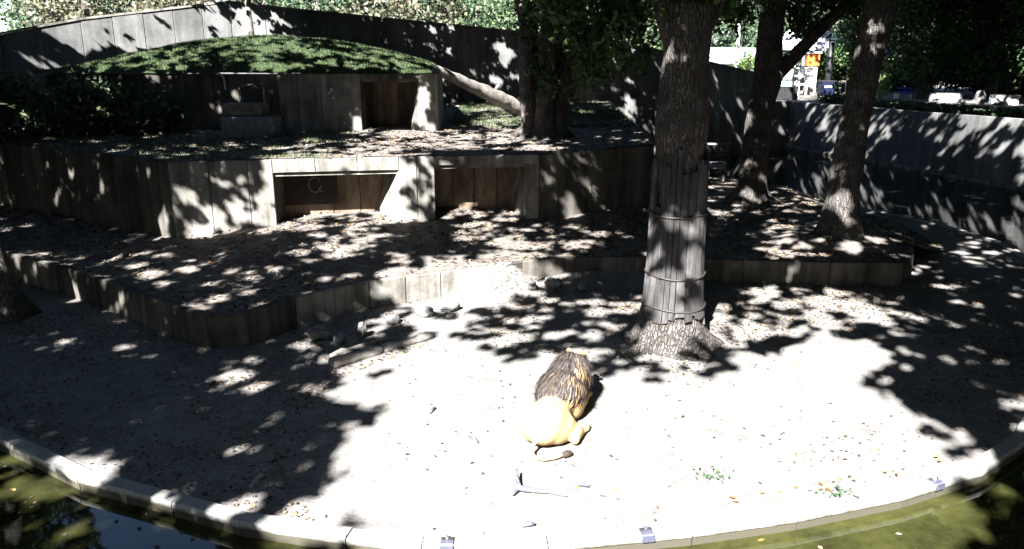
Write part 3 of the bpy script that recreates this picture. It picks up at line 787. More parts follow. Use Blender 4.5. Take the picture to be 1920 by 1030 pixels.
# ---- leaves of the canopy: their density is given where their shade falls on level ground
KX, KY = math.sin(SUN_AZ) / math.tan(SUN_EL), math.cos(SUN_AZ) / math.tan(SUN_EL)
DENS = [
    ('left yard', 4.2, [(-13, 17.6), (-7.9, 15.3), (-4.0, 13.8), (-3.1, 12.4), (-3.4, 11.2), (-3.8, 10.4), (-4.1, 9.5), (-7.2, 9.8)]),
    ('left margin', 2.2, [(-11.4, 15.3), (-9.3, 15.0), (-7.6, 12.0), (-6.5, 9.5), (-7.4, 9.5)]),
    ('bank left', 1.0, [(-7.3, 10.1), (-4.5, 8.9), (-3.8, 9.6), (-3.0, 9.8), (-2.5, 9.2), (-2.6, 8.4), (-1.9, 7.4), (-5.3, 6.8), (-6.6, 8.9)]),
    ('kerb left', 2.0, [(-6.4, 9.6), (-5.3, 8.3), (-2.6, 7.2), (-2.0, 7.9), (-3.6, 8.6)]),
    ('water left', 2.6, [(-7.6, 9.3), (-5.2, 8.4), (-2.5, 7.2), (-2.5, 6.1), (-5.4, 6.1)]),
    ('right dark', 3.0, [(12.6, 23.6), (17.1, 23.6), (7.1, 8.9), (6.8, 9.9), (7.4, 12.4), (7.5, 14.0), (8.0, 16.8), (9.9, 17.7)]),
    ('low terrace', 2.3, [(-16.8, 26.3), (-8.7, 21.0), (-5.4, 20.7), (-2.4, 16.6), (-4.4, 15.4), (-5.1, 14.4), (-6.7, 15.4), (-12.5, 19.5)]),
    ('terrace left', 3.4, [(-20, 34), (-13.1, 31.9), (-6.8, 18.4), (-13.3, 22.5), (-19, 26)]),
    ('terrace centre', 1.0, [(-5.3, 20.8), (-2.9, 21.9), (-1.7, 19.0), (-2.4, 17.1), (-3.7, 18.5)]),
    ('front of alcove', 0.55, [(-6.1, 23.0), (-3.0, 23.4), (-2.5, 19.9), (-4.1, 18.7), (-5.4, 20.5)]),
    ('terrace mid lit', 0.75, [(-1.4, 24.2), (2.0, 23.8), (3.7, 20.8), (1.6, 18.5), (0.0, 18.5), (-1.1, 20.8)]),
    ('right of pillar', 2.4, [(-2.8, 20.2), (-1.1, 20.8), (-0.4, 19.0), (-1.1, 17.5), (-2.3, 17.5)]),
    ('panel', 2.1, [(-7.7, 23.2), (-5.6, 23.5), (-6.7, 21.3), (-8.8, 21.0)]),
    ('jamb panel', 0.3, [(-5.8, 23.8), (-4.8, 23.9), (-5.5, 21.2), (-6.7, 21.0)]),
    ('terrace two left', 2.8, [(-16, 33), (-6.5, 30.3), (-5.2, 24.5), (-7.9, 23.5), (-14.5, 29.3)]),
    ('terrace two lit', 0.75, [(-5.5, 28.0), (-4.7, 31.2), (1.3, 33.8), (2.8, 25.9), (-1.0, 24.2), (-5.0, 24.2)]),
    ('terrace two back', 0.8, [(-1.9, 41), (3, 43), (2.5, 31.5), (-1.3, 31.5)]),
    ('lintel', 0.0, [(-5.3, 24.3), (-1.2, 24.9), (-1.2, 23.7), (-5.4, 23.2)]),
    ('lintel left', 0.45, [(-5.2, 24.4), (-3.1, 24.6), (-3.2, 23.4), (-5.4, 23.2)]),
    ('pillar', 0.0, [(-3.1, 24.6), (-1.2, 24.6), (-2.2, 22.0), (-4.0, 22.0)]),
    ('pillar right', 1.2, [(-1.5, 24.5), (-0.6, 24.6), (-1.5, 22.3), (-2.3, 22.2)]),
    ('alcove two', 1.2, [(-0.8, 24.4), (2.4, 24.9), (1.6, 22.8), (-1.7, 22.4)]),
    ('block', 2.0, [(2.5, 26.0), (5.3, 26.2), (4.5, 23.9), (1.6, 23.9)]),
    ('shelter dark', 4.0, [(-14.6, 33.4), (-5.7, 33.4), (-6.8, 30.9), (-16.0, 30.9)]),
    ('shelter panel', 3.8, [(-5.7, 33.4), (-1.2, 33.4), (-2.1, 31.2), (-6.8, 31.0)]),
    ('shelter pillar', 0.6, [(-1.2, 33.5), (-0.3, 33.5), (-1.2, 31.5), (-2.2, 31.5)]),
    ('bush', 6.0, [(-14.6, 28.6), (-10, 30.0), (-9, 33.4), (-15.0, 33.4)]),
    ('block shade', 5.0, [(-9.0, 28.8), (-6.0, 28.8), (-5.8, 31.6), (-8.8, 31.6)]),
    ('hill', 1.1, [(-14, 33.6), (-1, 33.6), (-1, 40.5), (-13, 41.5)]),
    ('hill front', 0.7, [(-8.6, 33.7), (-4.0, 33.7), (-4.2, 36.2), (-8.2, 36.4)]),
    ('wall lit', 0.12, [(-17.2, 43.6), (-13.5, 44.8), (-8.1, 46.4), (-8.5, 43.1), (-13.1, 42.4), (-17.2, 41.0)]),
    ('wall left', 2.4, [(-21, 41.5), (-16.5, 42.5), (-16.6, 39.5), (-21, 37)]),
    ('wall mid', 2.7, [(-8.0, 48.5), (3.0, 47.4), (1.3, 43.3), (-2.3, 43.6), (-7.6, 44.5)]),
    ('wall right', 2.5, [(3.0, 48.5), (10.2, 47.3), (8.6, 42.9), (0.8, 43.1)]),
    ('wall far', 3.6, [(10.2, 53), (18.5, 52.5), (18.3, 44.5), (9.6, 44)]),
    ('terrace right', 1.3, [(6.5, 25.3), (10.5, 22.8), (9.7, 18.9), (6.3, 18.9), (5.1, 19.5)]),
    ('terrace right back', 2.0, [(9.0, 35.6), (12.8, 30.8), (10.1, 22.6), (6.2, 24.2)]),
    ('yard right', 1.0, [(4.4, 16.8), (5.5, 17.5), (9.2, 17.5), (7.6, 14.0), (6.4, 15.1), (4.2, 13.8), (3.7, 14.0)]),
    ('tree shade', 0.95, [(-0.5, 15.3), (0.5, 16.8), (2.8, 17.7), (4.5, 16.8), (4.3, 14.0), (3.1, 12.3), (2.1, 12.7), (1.4, 12.3), (0.8, 13.3), (-0.3, 13.6)]),
    ('log lit', 0.08, [(-1.0, 33.5), (0.1, 33.4), (2.4, 36.0), (1.3, 37.0)]),
    ('panel foot', 0.55, [(-8.0, 20.9), (-6.0, 21.1), (-6.0, 22.0), (-8.0, 21.9)]),
    ('leaning trunk', 3.6, [(9.0, 22.0), (10.2, 21.5), (13.2, 27.6), (11.6, 28.2)]),
    ('forked trunk', 3.6, [(8.5, 28.4), (9.9, 28.0), (12.4, 34.0), (10.2, 34.4)]),
    ('stems', 3.4, [(1.6, 30.4), (3.4, 29.8), (5.4, 34), (3.0, 34.5)]),
    ('main trunk', 4.0, [(3.4, 16.3), (5.1, 15.9), (7.2, 21.4), (5.0, 22.4)]),
    ('low wall dark', 3.0, [(1.0, 20.2), (3.6, 20.2), (3.2, 17.2), (0.8, 17.2)]),
    ('right wall', 1.25, [(19.3, 53.5), (21.8, 47.8), (23.7, 37.2), (25.5, 28), (22.8, 28), (22.4, 33.6), (20.4, 43.3), (19.2, 46.5)]),
    ('right bank', 2.2, [(13.4, 28.1), (14.8, 21.5), (16.6, 24.4), (15.7, 33.2)]),
    ('right wood', 4.5, [(26.0, 40), (60, 40), (60, 80), (30, 80), (27.5, 62)]),
    ('low walls', 1.0, [(27.2, 51.3), (32.5, 48.5), (33, 52), (28, 55)]),
    ('visitor area', 0.3, [(20.5, 56), (26, 58), (29, 64), (30, 80), (16, 80), (12, 62)]),
    ('sun yard', 0, [(0.0, 16.8), (-0.7, 15.7), (-0.3, 13.6), (0.8, 13.3), (1.4, 12.3), (2.1, 12.7), (3.1, 12.3), (4.1, 13.8), (5.0, 14.0), (6.3, 15.0), (7.3, 13.6), (7.0, 12.7), (6.3, 12.4), (6.2, 11.2), (6.5, 10.4), (6.3, 9.2), (5.8, 8.4), (4.6, 6.8), (4, 3), (-2.0, 3), (-1.5, 5.7), (-1.9, 7.4), (-2.6, 8.4), (-2.5, 9.2), (-2.8, 9.8), (-2.1, 11.0), (-3.1, 11.2), (-2.9, 12.2), (-1.6, 13.8), (-1.9, 15.0), (-2.7, 16.0), (-1.4, 17.2)]),
    ('sun wall', 0, [(-2.8, 16.3), (-2.5, 17.9), (-1.7, 19.0), (-0.4, 19.8), (0.5, 19.4), (0.7, 17.6), (0.2, 16.2), (-1.7, 15.7)]),
]
GAPS = [(-3.8, 18.9, .3), (-7.8, 17.4, .35), (-9.4, 18.9, .3), (-8.9, 21.2, .3), (-3.9, 13.7, .28), (-3.3, 13.3, .25), (-3.0, 13.7, .2), (-2.3, 15.0, .35), (-2.7, 12.7, .35),
        (3.25, 14.75, .45), (3.0, 13.9, .35), (3.5, 14.0, .3), (6.1, 17.4, .35), (7.3, 16.4, .4), (7.7, 15.6, .4), (-2.4, 30.3, .8), (-2.7, 24.5, .5), (-3.9, 23.9, .5), (-0.4, 38.5, .6), (2.0, 25.9, .5),
        (5.5, 43.6, .3), (7.5, 44.8, .3), (8.1, 42.6, .35), (-1.9, 44.5, .3), (2.0, 46.2, .4), (21.7, 44.3, .5), (22.3, 43.3, .4), (22.5, 38.9, .6), (23.4, 37.1, .6), (22.8, 35.0, .5),
        (9.3, 22.8, .22), (9.0, 21.8, .22), (9.1, 21.2, .16), (9.4, 30.2, .3), (11.0, 26.4, .3), (-15.6, 29.4, .4), (1.3, 35.6, .6), (0.6, 34.2, .5), (28.8, 53.3, .7), (31.5, 50.6, .5)]
U0, U1, V0, V1, CELL = -26.0, 60.0, 2.0, 80.0, 0.1
gu = np.arange(U0, U1, CELL) + CELL / 2; gv = np.arange(V0, V1, CELL) + CELL / 2
GU, GV = np.meshgrid(gu, gv, indexing='ij')
dens = np.full(GU.shape, 2.2)
seen = np.zeros(GU.shape, dtype=bool)
dens[in_poly(GU, GV, [(-26, 46), (20, 55), (28, 62), (30, 80), (-26, 80)])] = -1.0
wu = GU + 0.35 * vnoise(GU, GV, 0.9, 21) + 0.15 * vnoise(GU, GV, 0.4, 22)
wv = GV + 0.35 * vnoise(GU, GV, 0.9, 23) + 0.15 * vnoise(GU, GV, 0.4, 24)
for nm, t_, poly in DENS:
    k = in_poly(wu, wv, poly)
    dens[k] = t_ if t_ > 0.02 else -1.0
    if 'wood' not in nm: seen |= k
# closed foliage pierced by many small round holes; the share of holes follows the density
lit = np.exp(-1.08 * np.clip(dens, 0, 9)) * np.clip(1 + 0.75 * vnoise(GU, GV, 1.9, 31) + 0.3 * vnoise(GU, GV, 0.8, 32), 0.1, 2)
open_ = dens < 0
def blur(a, r):
    for ax in (0, 1):
        c = np.cumsum(np.pad(a, [(r + 1, r) if q == ax else (0, 0) for q in (0, 1)], mode='edge'), axis=ax)
        a = (np.take(c, np.arange(2 * r + 1, c.shape[ax]), ax) - np.take(c, np.arange(0, c.shape[ax] - 2 * r - 1), ax)) / (2 * r + 1)
    return a
near = blur(blur(open_.astype(float), 6), 4)
lit = np.clip(np.maximum(lit, 0.8 * np.clip(near * 1.25 - 0.25, 0, 1)), 0, 0.93)
R_MEAN2 = 0.026
want = -np.log(1 - lit) / (math.pi * R_MEAN2) * CELL * CELL
want[open_] = 0
nh = RNG.poisson(want)
hu, hv = np.nonzero(nh)
hr = nh[hu, hv]
hx_ = np.repeat(hu, hr); hy_ = np.repeat(hv, hr)
hrad = np.clip(RNG.lognormal(math.log(0.135), 0.42, len(hx_)), 0.08, 0.42)
hang = RNG.uniform(0, math.pi, len(hx_)); hasp = RNG.uniform(0.6, 1.0, len(hx_))
holes = np.zeros(GU.shape, dtype=bool)
K = 5
oa, ob = np.meshgrid(np.arange(-K, K + 1), np.arange(-K, K + 1), indexing='ij')
GROW = 0.055
for i0 in range(0, len(hx_), 4000):
    sl_ = slice(i0, i0 + 4000)
    du = oa[None] * CELL; dv = ob[None] * CELL
    ca, sa_ = np.cos(hang[sl_])[:, None, None], np.sin(hang[sl_])[:, None, None]
    p_ = du * ca + dv * sa_; q_ = (-du * sa_ + dv * ca) / hasp[sl_][:, None, None]
    ins = p_ * p_ + q_ * q_ < (hrad[sl_][:, None, None] + GROW) ** 2
    I = np.clip(hx_[sl_][:, None, None] + oa[None], 0, GU.shape[0] - 1); J = np.clip(hy_[sl_][:, None, None] + ob[None], 0, GU.shape[1] - 1)
    holes[I[ins], J[ins]] = True
for (u, v_, r_) in GAPS:
    holes |= (wu - u) ** 2 + ((wv - v_) * 0.8) ** 2 < (r_ + 0.05) ** 2
# loose sprays reaching into the bright openings
tips = RNG.poisson(np.where(open_ & (near < 0.85), (0.9 - near) * 1.1 / (math.pi * 0.03) * CELL * CELL, 0))
cover = np.zeros(GU.shape, dtype=bool)
for i_, j_ in zip(*np.nonzero(tips)):
    r_ = RNG.uniform(0.08, 0.24)
    k_ = int(r_ / CELL) + 1
    i0, i1, j0, j1 = max(i_ - k_, 0), i_ + k_ + 1, max(j_ - k_, 0), j_ + k_ + 1
    cover[i0:i1, j0:j1] |= (GU[i0:i1, j0:j1] - GU[i_, j_]) ** 2 + (GV[i0:i1, j0:j1] - GV[i_, j_]) ** 2 < r_ * r_
open_ &= ~cover
tau = np.where(open_ | holes, 0.0, 5.2)
LEAF_L, LEAF_W = 0.24, 0.18
def sample(mask, t_scale, eff):
    cnt = RNG.poisson(np.where(mask, tau * t_scale, 0) * CELL * CELL / eff)
    iu, iv = np.nonzero(cnt)
    rep = cnt[iu, iv]
    return (np.repeat(gu[iu], rep) + RNG.uniform(-CELL / 2, CELL / 2, rep.sum()), np.repeat(gv[iv], rep) + RNG.uniform(-CELL / 2, CELL / 2, rep.sum()))
uu, vv = sample(seen, 1.0, LEAF_L * LEAF_W * 0.5)
lz = 9.2 + 3.6 * RNG.uniform(0, 1, len(uu)) ** 1.2 + 1.0 * (0.5 + 0.5 * vnoise(uu, vv, 3.0, 41)) + 0.03 * np.clip(vv - 20, 0, 60)
lx = uu - lz * KX; ly = vv - lz * KY
# an opening in the crowns low in the north-west lets the sky be mirrored in the near water
def sky_window(x, y, z):
    dx, dy, dz = x + 4.3, y - 8.3, z + 0.2
    az = np.degrees(np.arctan2(dx, dy)); el = np.degrees(np.arctan2(dz, np.hypot(dx, dy)))
    return (np.abs(az + 27.4) < 6.0) & (np.abs(el - 30.3) < 5.2) & (dy > 0)
k = ~sky_window(lx, ly, lz); lx, ly, lz = lx[k], ly[k], lz[k]
uc, vc = sample(~seen, 0.9, 0.5 * 0.38 * 0.5)
# unseen crowns added to block the sky light all round, outside the part of the canopy whose shade is seen
def outer_leaves():
    n = 150000
    u = RNG.uniform(-50, 60, n); v = RNG.uniform(-40, 72, n)
    k = ~((u > U0) & (u < U1) & (v > V0)) & ~((v > 44) & (u < 16))
    u = u[k]; v = v[k]
    z = 8.5 + 5 * RNG.uniform(0, 1, len(u))
    # unseen higher storey added to block sky light over the closed parts of the canopy
    closed = ~(open_ | holes)
    for a_ in range(-4, 5):
        for b_ in range(-4, 5):
            if a_ * a_ + b_ * b_ <= 12: closed &= (np.roll(np.roll(tau, a_, 0), b_, 1) > 1.0)
    ci, cj = np.nonzero(closed)
    pick = RNG.integers(0, len(ci), min(70000, len(ci) * 4))
    u2 = gu[ci[pick]] + RNG.uniform(-.1, .1, len(pick)); v2 = gv[cj[pick]] + RNG.uniform(-.1, .1, len(pick)); z2 = 16.0 + 4 * RNG.uniform(0, 1, len(pick))
    zc = 9.5 + 4 * RNG.uniform(0, 1, len(uc))
    u = np.concatenate([u, u2, uc]); v = np.concatenate([v, v2, vc]); z = np.concatenate([z, z2, zc])
    k = ~sky_window(u - z * KX, v - z * KY, z); u, v, z = u[k], v[k], z[k]
    return u - z * KX, v - z * KY, z
ox_, oy_, oz_ = outer_leaves()
centres = [(main_tree, 3.0, 11.5, MT), (tree3, 9.5, 17.5, T3), (tree2, 9.0, 27, T2), (tree1, 0.5, 26, T1), (tree0, -10, 15, T0), (sap, -10.5, 33, T5)] + [(t, x * .8, y * .6 if y < 0 else y, Vector(t.location)) for t, x, y in shade]
# the wood beyond the right wall has trees of its own
WOOD = []; hz_ = {}; k9 = 9
for k, (x, y, hz, lab) in enumerate([(31.5, 45.5, 4.0, 'dark tree with low foliage nearest behind the right moat wall'), (35.5, 46.0, 3.6, 'dark broad tree overhanging the right end of the moat wall'),
        (28.4, 55.0, 4.2, 'dark tree standing behind the left white block'), (32.3, 53.5, 4.0, 'dark tree standing behind the boulder between the white blocks'), (36.6, 54.5, 3.8, 'dark dense tree behind the right white block'),
        (32.5, 62.0, 3.2, 'far dark tree with foliage to the ground right of the blue parasol'), (37.0, 63.0, 3.2, 'far dark tree in the middle of the last shaded row'), (42.0, 62.5, 3.2, 'far dark tree at the right end of the last shaded row'), (29.0, 66.0, 3.4, 'dark narrow tree in the deepest shade behind the blue bench')]):
    t = thing('broadleaf_tree', lab, 'tree', (x, y, 2.7), 0, 'shaded trees beyond the moat wall')
    limb(t, [((0, 0, -0.3), 0.4), ((0.1, 0.1, 2.5), 0.3), ((0, 0, 6), 0.22), ((0.2, 0.4, 9), 0.08)], 60 + k, 'trunk')
    for q in range(4):
        a_ = q * 1.6 + k
        limb(t, [((0.05, 0.1, 3.5 + q * .6), 0.14), ((math.cos(a_) * 1.8, math.sin(a_) * 1.8, 5.2 + q * .6), 0.09), ((math.cos(a_) * 3.6, math.sin(a_) * 3.6, 5.8 + q * .5), 0.03)], 70 + k * 4 + q)
    WOOD.append((t, x, y)); hz_[t.name] = hz
    centres.append((t, x, y - 1.5, Vector(t.location)))
D2 = np.stack([(lx - c[1]) ** 2 + (ly - c[2]) ** 2 for c in centres])
own = D2.argmin(0)
oown = np.stack([(ox_ - c[1]) ** 2 + (oy_ - c[2]) ** 2 for c in centres[:10]]).argmin(0)

def twigs(parent, starts, ends, per, spread, seed=0):
    """thin drooping twigs with leaves along them; returns leaf positions (world)"""
    m = MB(); pos = []
    for a, b in zip(starts, ends):
        a = Vector(a); b = Vector(b)
        mid_ = a.lerp(b, 0.5) + Vector((0, 0, 0.18 * (b - a).length))
        m.tube([a, mid_, b], [0.014, 0.010, 0.004], 4)
        for _ in range(per):
            f = random.random() ** 0.7
            q = (a * (1 - f) ** 2 + mid_ * 2 * f * (1 - f) + b * f * f)
            pos.append((q.x + random.gauss(0, spread), q.y + random.gauss(0, spread), q.z + random.gauss(0, spread * .8) - 0.03))
    return m, pos

extra = {c[0].name: [] for c in centres}
# low hanging sprays of the main tree (left of its trunk), of the forked tree and of the stem clump
def sprays(root, origin, boxes, per, spread):
    o = Vector(origin)
    for (x0, x1, y0, y1, z0, z1, n) in boxes:
        st, en = [], []
        for _ in range(n):
            e_ = Vector((random.uniform(x0, x1), random.uniform(y0, y1), random.uniform(z0, z1)))
            s_ = e_ + Vector((random.uniform(-.5, .5), random.uniform(-.4, .4), random.uniform(0.4, 0.9)))
            st.append(s_ - o); en.append(e_ - o)
        m, pos = twigs(root, st, en, per, spread)
        tag(m.build('twigs', M_BARK, root), kind='stuff')
        extra[root.name].extend([(p_[0] + o.x, p_[1] + o.y, p_[2] + o.z) for p_ in pos])
sprays(main_tree, MT, [(0.2, 2.7, 14.5, 17.5, 5.85, 7.0, 60), (1.0, 2.6, 14.5, 17, 5.2, 5.9, 26), (1.3, 2.5, 14.6, 16, 4.7, 5.2, 9), (3.5, 4.6, 14.5, 17, 5.75, 7.0, 34), (2.3, 3.6, 13.2, 13.6, 6.1, 6.9, 20)], 38, 0.12)
sprays(tree2, T2, [(7.2, 8.6, 25, 27.5, 6.4, 8.0, 40), (8.9, 11.4, 25.5, 28, 6.5, 8.0, 60), (9.0, 10.0, 26.2, 27.6, 5.9, 6.6, 14)], 42, 0.17)
sprays(tree1, T1, [(0.2, 2.2, 24.8, 26.6, 5.6, 7.6, 38), (1.0, 3.6, 25.2, 26.8, 4.6, 6.2, 26), (0.7, 2.4, 25.0, 26.2, 4.0, 5.4, 10)], 40, 0.16)

for i, c in enumerate(centres):
    sel = own == i
    pos = np.stack([lx[sel], ly[sel], lz[sel]], axis=1)
    o = np.array(c[3])
    v1, f1 = leaf_arrays(pos - o, LEAF_L, LEAF_W, 0.35) if len(pos) else (np.zeros((0, 3)), np.zeros((0, 3), int))
    ex = extra.get(c[0].name, [])
    if ex:
        v2, f2 = leaf_arrays(np.array(ex) - o, 0.17, 0.11, 0.15)
        f1 = np.concatenate([f1, f2 + len(v1)]); v1 = np.concatenate([v1, v2])
    if (oown == i).any():  # the added sky-blocking leaves are joined to these crowns
        k = oown == i
        v2, f2 = leaf_arrays(np.stack([ox_[k], oy_[k], oz_[k]], 1) - o, 0.62, 0.46, 0.3)
        f1 = np.concatenate([f1, f2 + len(v1)]); v1 = np.concatenate([v1, v2])
    if c[0] in [w_[0] for w_ in WOOD]:
        p3 = np.concatenate([clumps_in((0, 0, hz_[c[0].name]), (3.0 if hz_[c[0].name] < 3.5 or k9 < 2 else 2.7, 2.6, hz_[c[0].name] - 1.0), 85, 60, 0.5), clumps_in((0, 0, 6.8), (3.4, 3.2, 2.4), 70, 60, 0.6)])
        v2, f2 = leaf_arrays(p3, 0.26, 0.17, 0.2)
        f1 = np.concatenate([f1, f2 + len(v1)]); v1 = np.concatenate([v1, v2])
    if len(v1):
        link('crown', np_mesh('crown', v1, f1), c[0], M_CROWN)

# ---- trees beyond the perimeter wall
def far_tree_mesh(seed, r, n, per, size, ll, lw):
    return leaf_mesh('crown', clumps_in((0, 0, 0), r, n, per, size), ll, lw, 0.15)
CR = [far_tree_mesh(1, (3.6, 3.2, 3.6), 75, 75, 0.55, 0.30, 0.20), far_tree_mesh(2, (4.2, 3.6, 3.0), 85, 75, 0.6, 0.30, 0.20), far_tree_mesh(3, (3.0, 3.0, 4.2), 70, 75, 0.5, 0.28, 0.2)]
TRK = []
for k in range(2):
    m = MB(); p, r = lerp_path([((0, 0, -1), 0.32), ((0.1, 0, 3), 0.24), ((-0.1, 0.1, 6), 0.16), ((0.1, 0, 8.5), 0.06)], 0.5); m.tube(p, r, 9, 0.1, k)
    me = m.mesh('trunk', True); me.materials.append(M_BARK2 if k else M_BARK); TRK.append(me)
FT = [(-24, 46, 3.6, 2, 'b', 'brownish autumn tree farthest left behind the perimeter wall'), (-17.5, 45, 3.4, 0, 'b', 'brown-leaved tree behind the brightly lit left end of the perimeter wall'),
      (-11.5, 48, 3.8, 1, 'f', 'green tree behind the highest point of the perimeter wall'), (-6.5, 46.5, 2.6, 0, 'b', 'olive-brown tree showing over the wall above the roof mound'),
      (-2.2, 48, 2.4, 1, 'f', 'green tree over the wall left of the multi-stemmed tree'), (2.6, 50, 2.0, 2, 'f', 'dense green tree right behind the multi-stemmed tree'),
      (7.5, 52, 1.6, 0, 'f', 'green tree beyond the wall left of the strapped trunk'), (9.2, 57, 1.2, 1, 'l', 'bright yellow-green tree beyond the wall right of the strapped trunk'),
      (-29, 52, 4.5, 1, 'f', 'tall green tree in the second row at far left'), (-14, 58, 5.5, 0, 'f', 'taller green tree in the second row behind the roof mound'),
      (-1, 60, 5.0, 1, 'l', 'light green tree in the second row above the middle of the wall'), 
      (25, 78, 4.6, 0, 'f', 'green tree behind the white canopies'), (32, 80, 4.4, 1, 'f', 'green tree behind the leaning trunk in the visitor area'), (40, 88, 4, 0, 'f', 'far green tree beyond the shaded wood'),
      (18, 92, 5.5, 1, 'f', 'distant green tree behind the pale roofed building'), (8, 86, 6, 0, 'f', 'distant green tree seen beside the strapped trunk'), (-7, 82, 6.5, 1, 'f', 'distant pale green tree over the middle of the wall')]
for x, y, zb, k, kind, lab in FT:
    t = thing('broadleaf_tree', lab, 'tree', (x, y, zb), random.uniform(0, 6), 'trees beyond the perimeter wall')
    tr = link('trunk', TRK[k % 2], t)
    me = CR[k].copy(); me.materials.clear(); me.materials.append({'b': M_FARBROWN, 'f': M_FAR, 'l': M_FARLIGHT}[kind])
    cr = link('crown', me, t); cr.location = (0, 0, 4.6)
    s_ = 1.0 + max(0, y - 50) * 0.012
    cr.scale = (s_, s_, s_); tr.scale = (1, 1, s_)
ot = thing('broadleaf_tree', 'small orange autumn tree peeping out behind the leaning trunk', 'tree', (30.2, 70, 3.2))
link('trunk', TRK[0], ot)
link('crown', leaf_mesh('crown', clumps_in((0, 0, 4.3), (0.9, 0.9, 1.3), 22, 50, 0.3), 0.3, 0.2, 0.2), ot, M_ORLEAF)
# far wood closing the view
fw = [clumps_in((x, 108 + 5 * math.sin(x), 7 + 3 * math.sin(x * .37)), (6, 4, 7), 50, 40, 1.0) for x in range(-60, 76, 7)]
tag(leaf_obj := link('far_wood', leaf_mesh('far_wood', np.concatenate(fw), 0.8, 0.55, 0.15), None, M_FAR), kind='stuff')

# ------------------------------------------------------------------ the lion
def fur(name, stops, scale, rough=0.85):
    m, N, L, b = mat(name, rough, 0.1)
    tc = N.new('ShaderNodeTexCoord').outputs['Object']
    n = node_noise(N, L, tc, scale, 6, 0.7)
    L.new(ramp(N, L, n, stops), b.inputs['Base Color'])
    bump(N, L, b, node_noise(N, L, tc, 60, 3, 0.7, (1, 0.25, 1)), 0.6, 0.01)
    return m
M_FUR = fur('tawny_fur', [(0.3, (0.33, 0.215, 0.10)), (0.7, (0.47, 0.335, 0.18))], 5)
M_MANE = leafmat('mane_hair', [(0.0, (0.022, 0.017, 0.016)), (0.6, (0.06, 0.049, 0.046)), (0.95, (0.11, 0.092, 0.085)), (1.0, (0.2, 0.16, 0.13))], 0.0, 0.7, 0.2)
M_MANE_TAN = leafmat('tan_hair', [(0.0, (0.28, 0.17, 0.08)), (1.0, (0.55, 0.36, 0.18))], 0.0, 0.7, 0.2)
M_DARKFUR = plain('dark_fur', (0.05, 0.038, 0.03), 0.8, 0.1)
lion = thing('lion', 'male lion with a dark mane lying on the sunlit ground facing the planked tree', 'lion', (0.34, 9.58, 0.0), R(-19))
bm_parts = MB()
def cap_blob(a, b, ra, rb, n=6):
    a = Vector(a); b = Vector(b)
    for k in range(n + 1):
        f = k / n; r = ra + (rb - ra) * f
        bm_parts.blob(a.lerp(b, f), (r, r, r), 0, 1, 0, 2)
E_ = lambda c, r, rz=0: bm_parts.blob(c, r, 0, 1, 0, 3, rz)
E_((0.0, 0.40, 0.28), (0.32, 0.42, 0.28)); E_((0.22, 0.46, 0.20), (0.17, 0.32, 0.20), -0.2); E_((-0.2, 0.44, 0.19), (0.16, 0.32, 0.19), 0.15); E_((0.0, 0.6, 0.29), (0.29, 0.5, 0.27))
E_((0.0, 0.78, 0.29), (0.265, 0.45, 0.265)); E_((0.0, 1.2, 0.35), (0.27, 0.42, 0.33)); E_((0.23, 1.22, 0.27), (0.14, 0.28, 0.25)); E_((-0.23, 1.22, 0.27), (0.14, 0.28, 0.25))
cap_blob((0.02, 1.35, 0.5), (0.06, 1.72, 0.68), 0.21, 0.17)
E_((0.08, 1.88, 0.70), (0.14, 0.17, 0.145)); E_((0.10, 2.03, 0.69), (0.095, 0.13, 0.085)); E_((0.10, 2.12, 0.71), (0.05, 0.04, 0.035)); E_((0.09, 1.98, 0.62), (0.075, 0.10, 0.04))
for s_ in (-1, 1):
    cap_blob((0.24 * s_, 1.3, 0.16), (0.24 * s_, 1.72, 0.09), 0.10, 0.075)
    cap_blob((0.24 * s_, 1.72, 0.09), (0.22 * s_, 2.0, 0.07), 0.075, 0.06)
    E_((0.22 * s_, 2.07, 0.055), (0.085, 0.12, 0.055))
cap_blob((0.38, 0.66, 0.12), (0.43, 0.42, 0.08), 0.11, 0.075); cap_blob((0.43, 0.42, 0.07), (0.46, 0.80, 0.06), 0.065, 0.055); E_((0.465, 0.88, 0.05), (0.075, 0.12, 0.05))
tail_pts = [(-0.02, 0.03, 0.22), (-0.05, -0.08, 0.09), (0.02, -0.17, 0.045), (0.16, -0.17, 0.04), (0.28, -0.08, 0.04), (0.36, 0.02, 0.045)]
for a, b in zip(tail_pts[:-1], tail_pts[1:]): cap_blob(a, b, 0.04, 0.036, 3)
tmp = bpy.data.objects.new('tmp', bm_parts.mesh('tmp'))
COL.objects.link(tmp)
md = tmp.modifiers.new('r', 'REMESH'); md.mode = 'VOXEL'; md.voxel_size = 0.022
md2 = tmp.modifiers.new('s', 'SMOOTH'); md2.factor = 0.6; md2.iterations = 16
dg = bpy.context.evaluated_depsgraph_get(); dg.update()
body_me = bpy.data.meshes.new_from_object(tmp.evaluated_get(dg)); body_me.name = 'body'
bpy.data.objects.remove(tmp)
body_me.polygons.foreach_set('use_smooth', [True] * len(body_me.polygons))
link('body', body_me, lion, M_FUR)
for s_ in (-1, 1):
    m = MB(); m.blob((0.08 + 0.125 * s_, 1.82, 0.855), (0.042, 0.025, 0.042), 0.1, 2, 1, 2); m.build('ear', M_FUR, lion, True)
    m = MB(); m.blob((0.085 + 0.068 * s_, 2.0, 0.775), (0.016, 0.012, 0.014), 0, 1, 1, 2); m.build('eye', plain('amber_eye', (0.25, 0.12, 0.02), 0.2), lion, True)
m = MB(); m.blob((0.10, 2.155, 0.715), (0.032, 0.014, 0.022), 0, 1, 1, 2); m.build('nose', M_DARKFUR, lion, True)
m = MB(); m.tube([(0.055, 2.13, 0.655), (0.10, 2.15, 0.648), (0.145, 2.13, 0.655)], [0.006] * 3, 5); m.build('mouth', M_DARKFUR, lion, True)
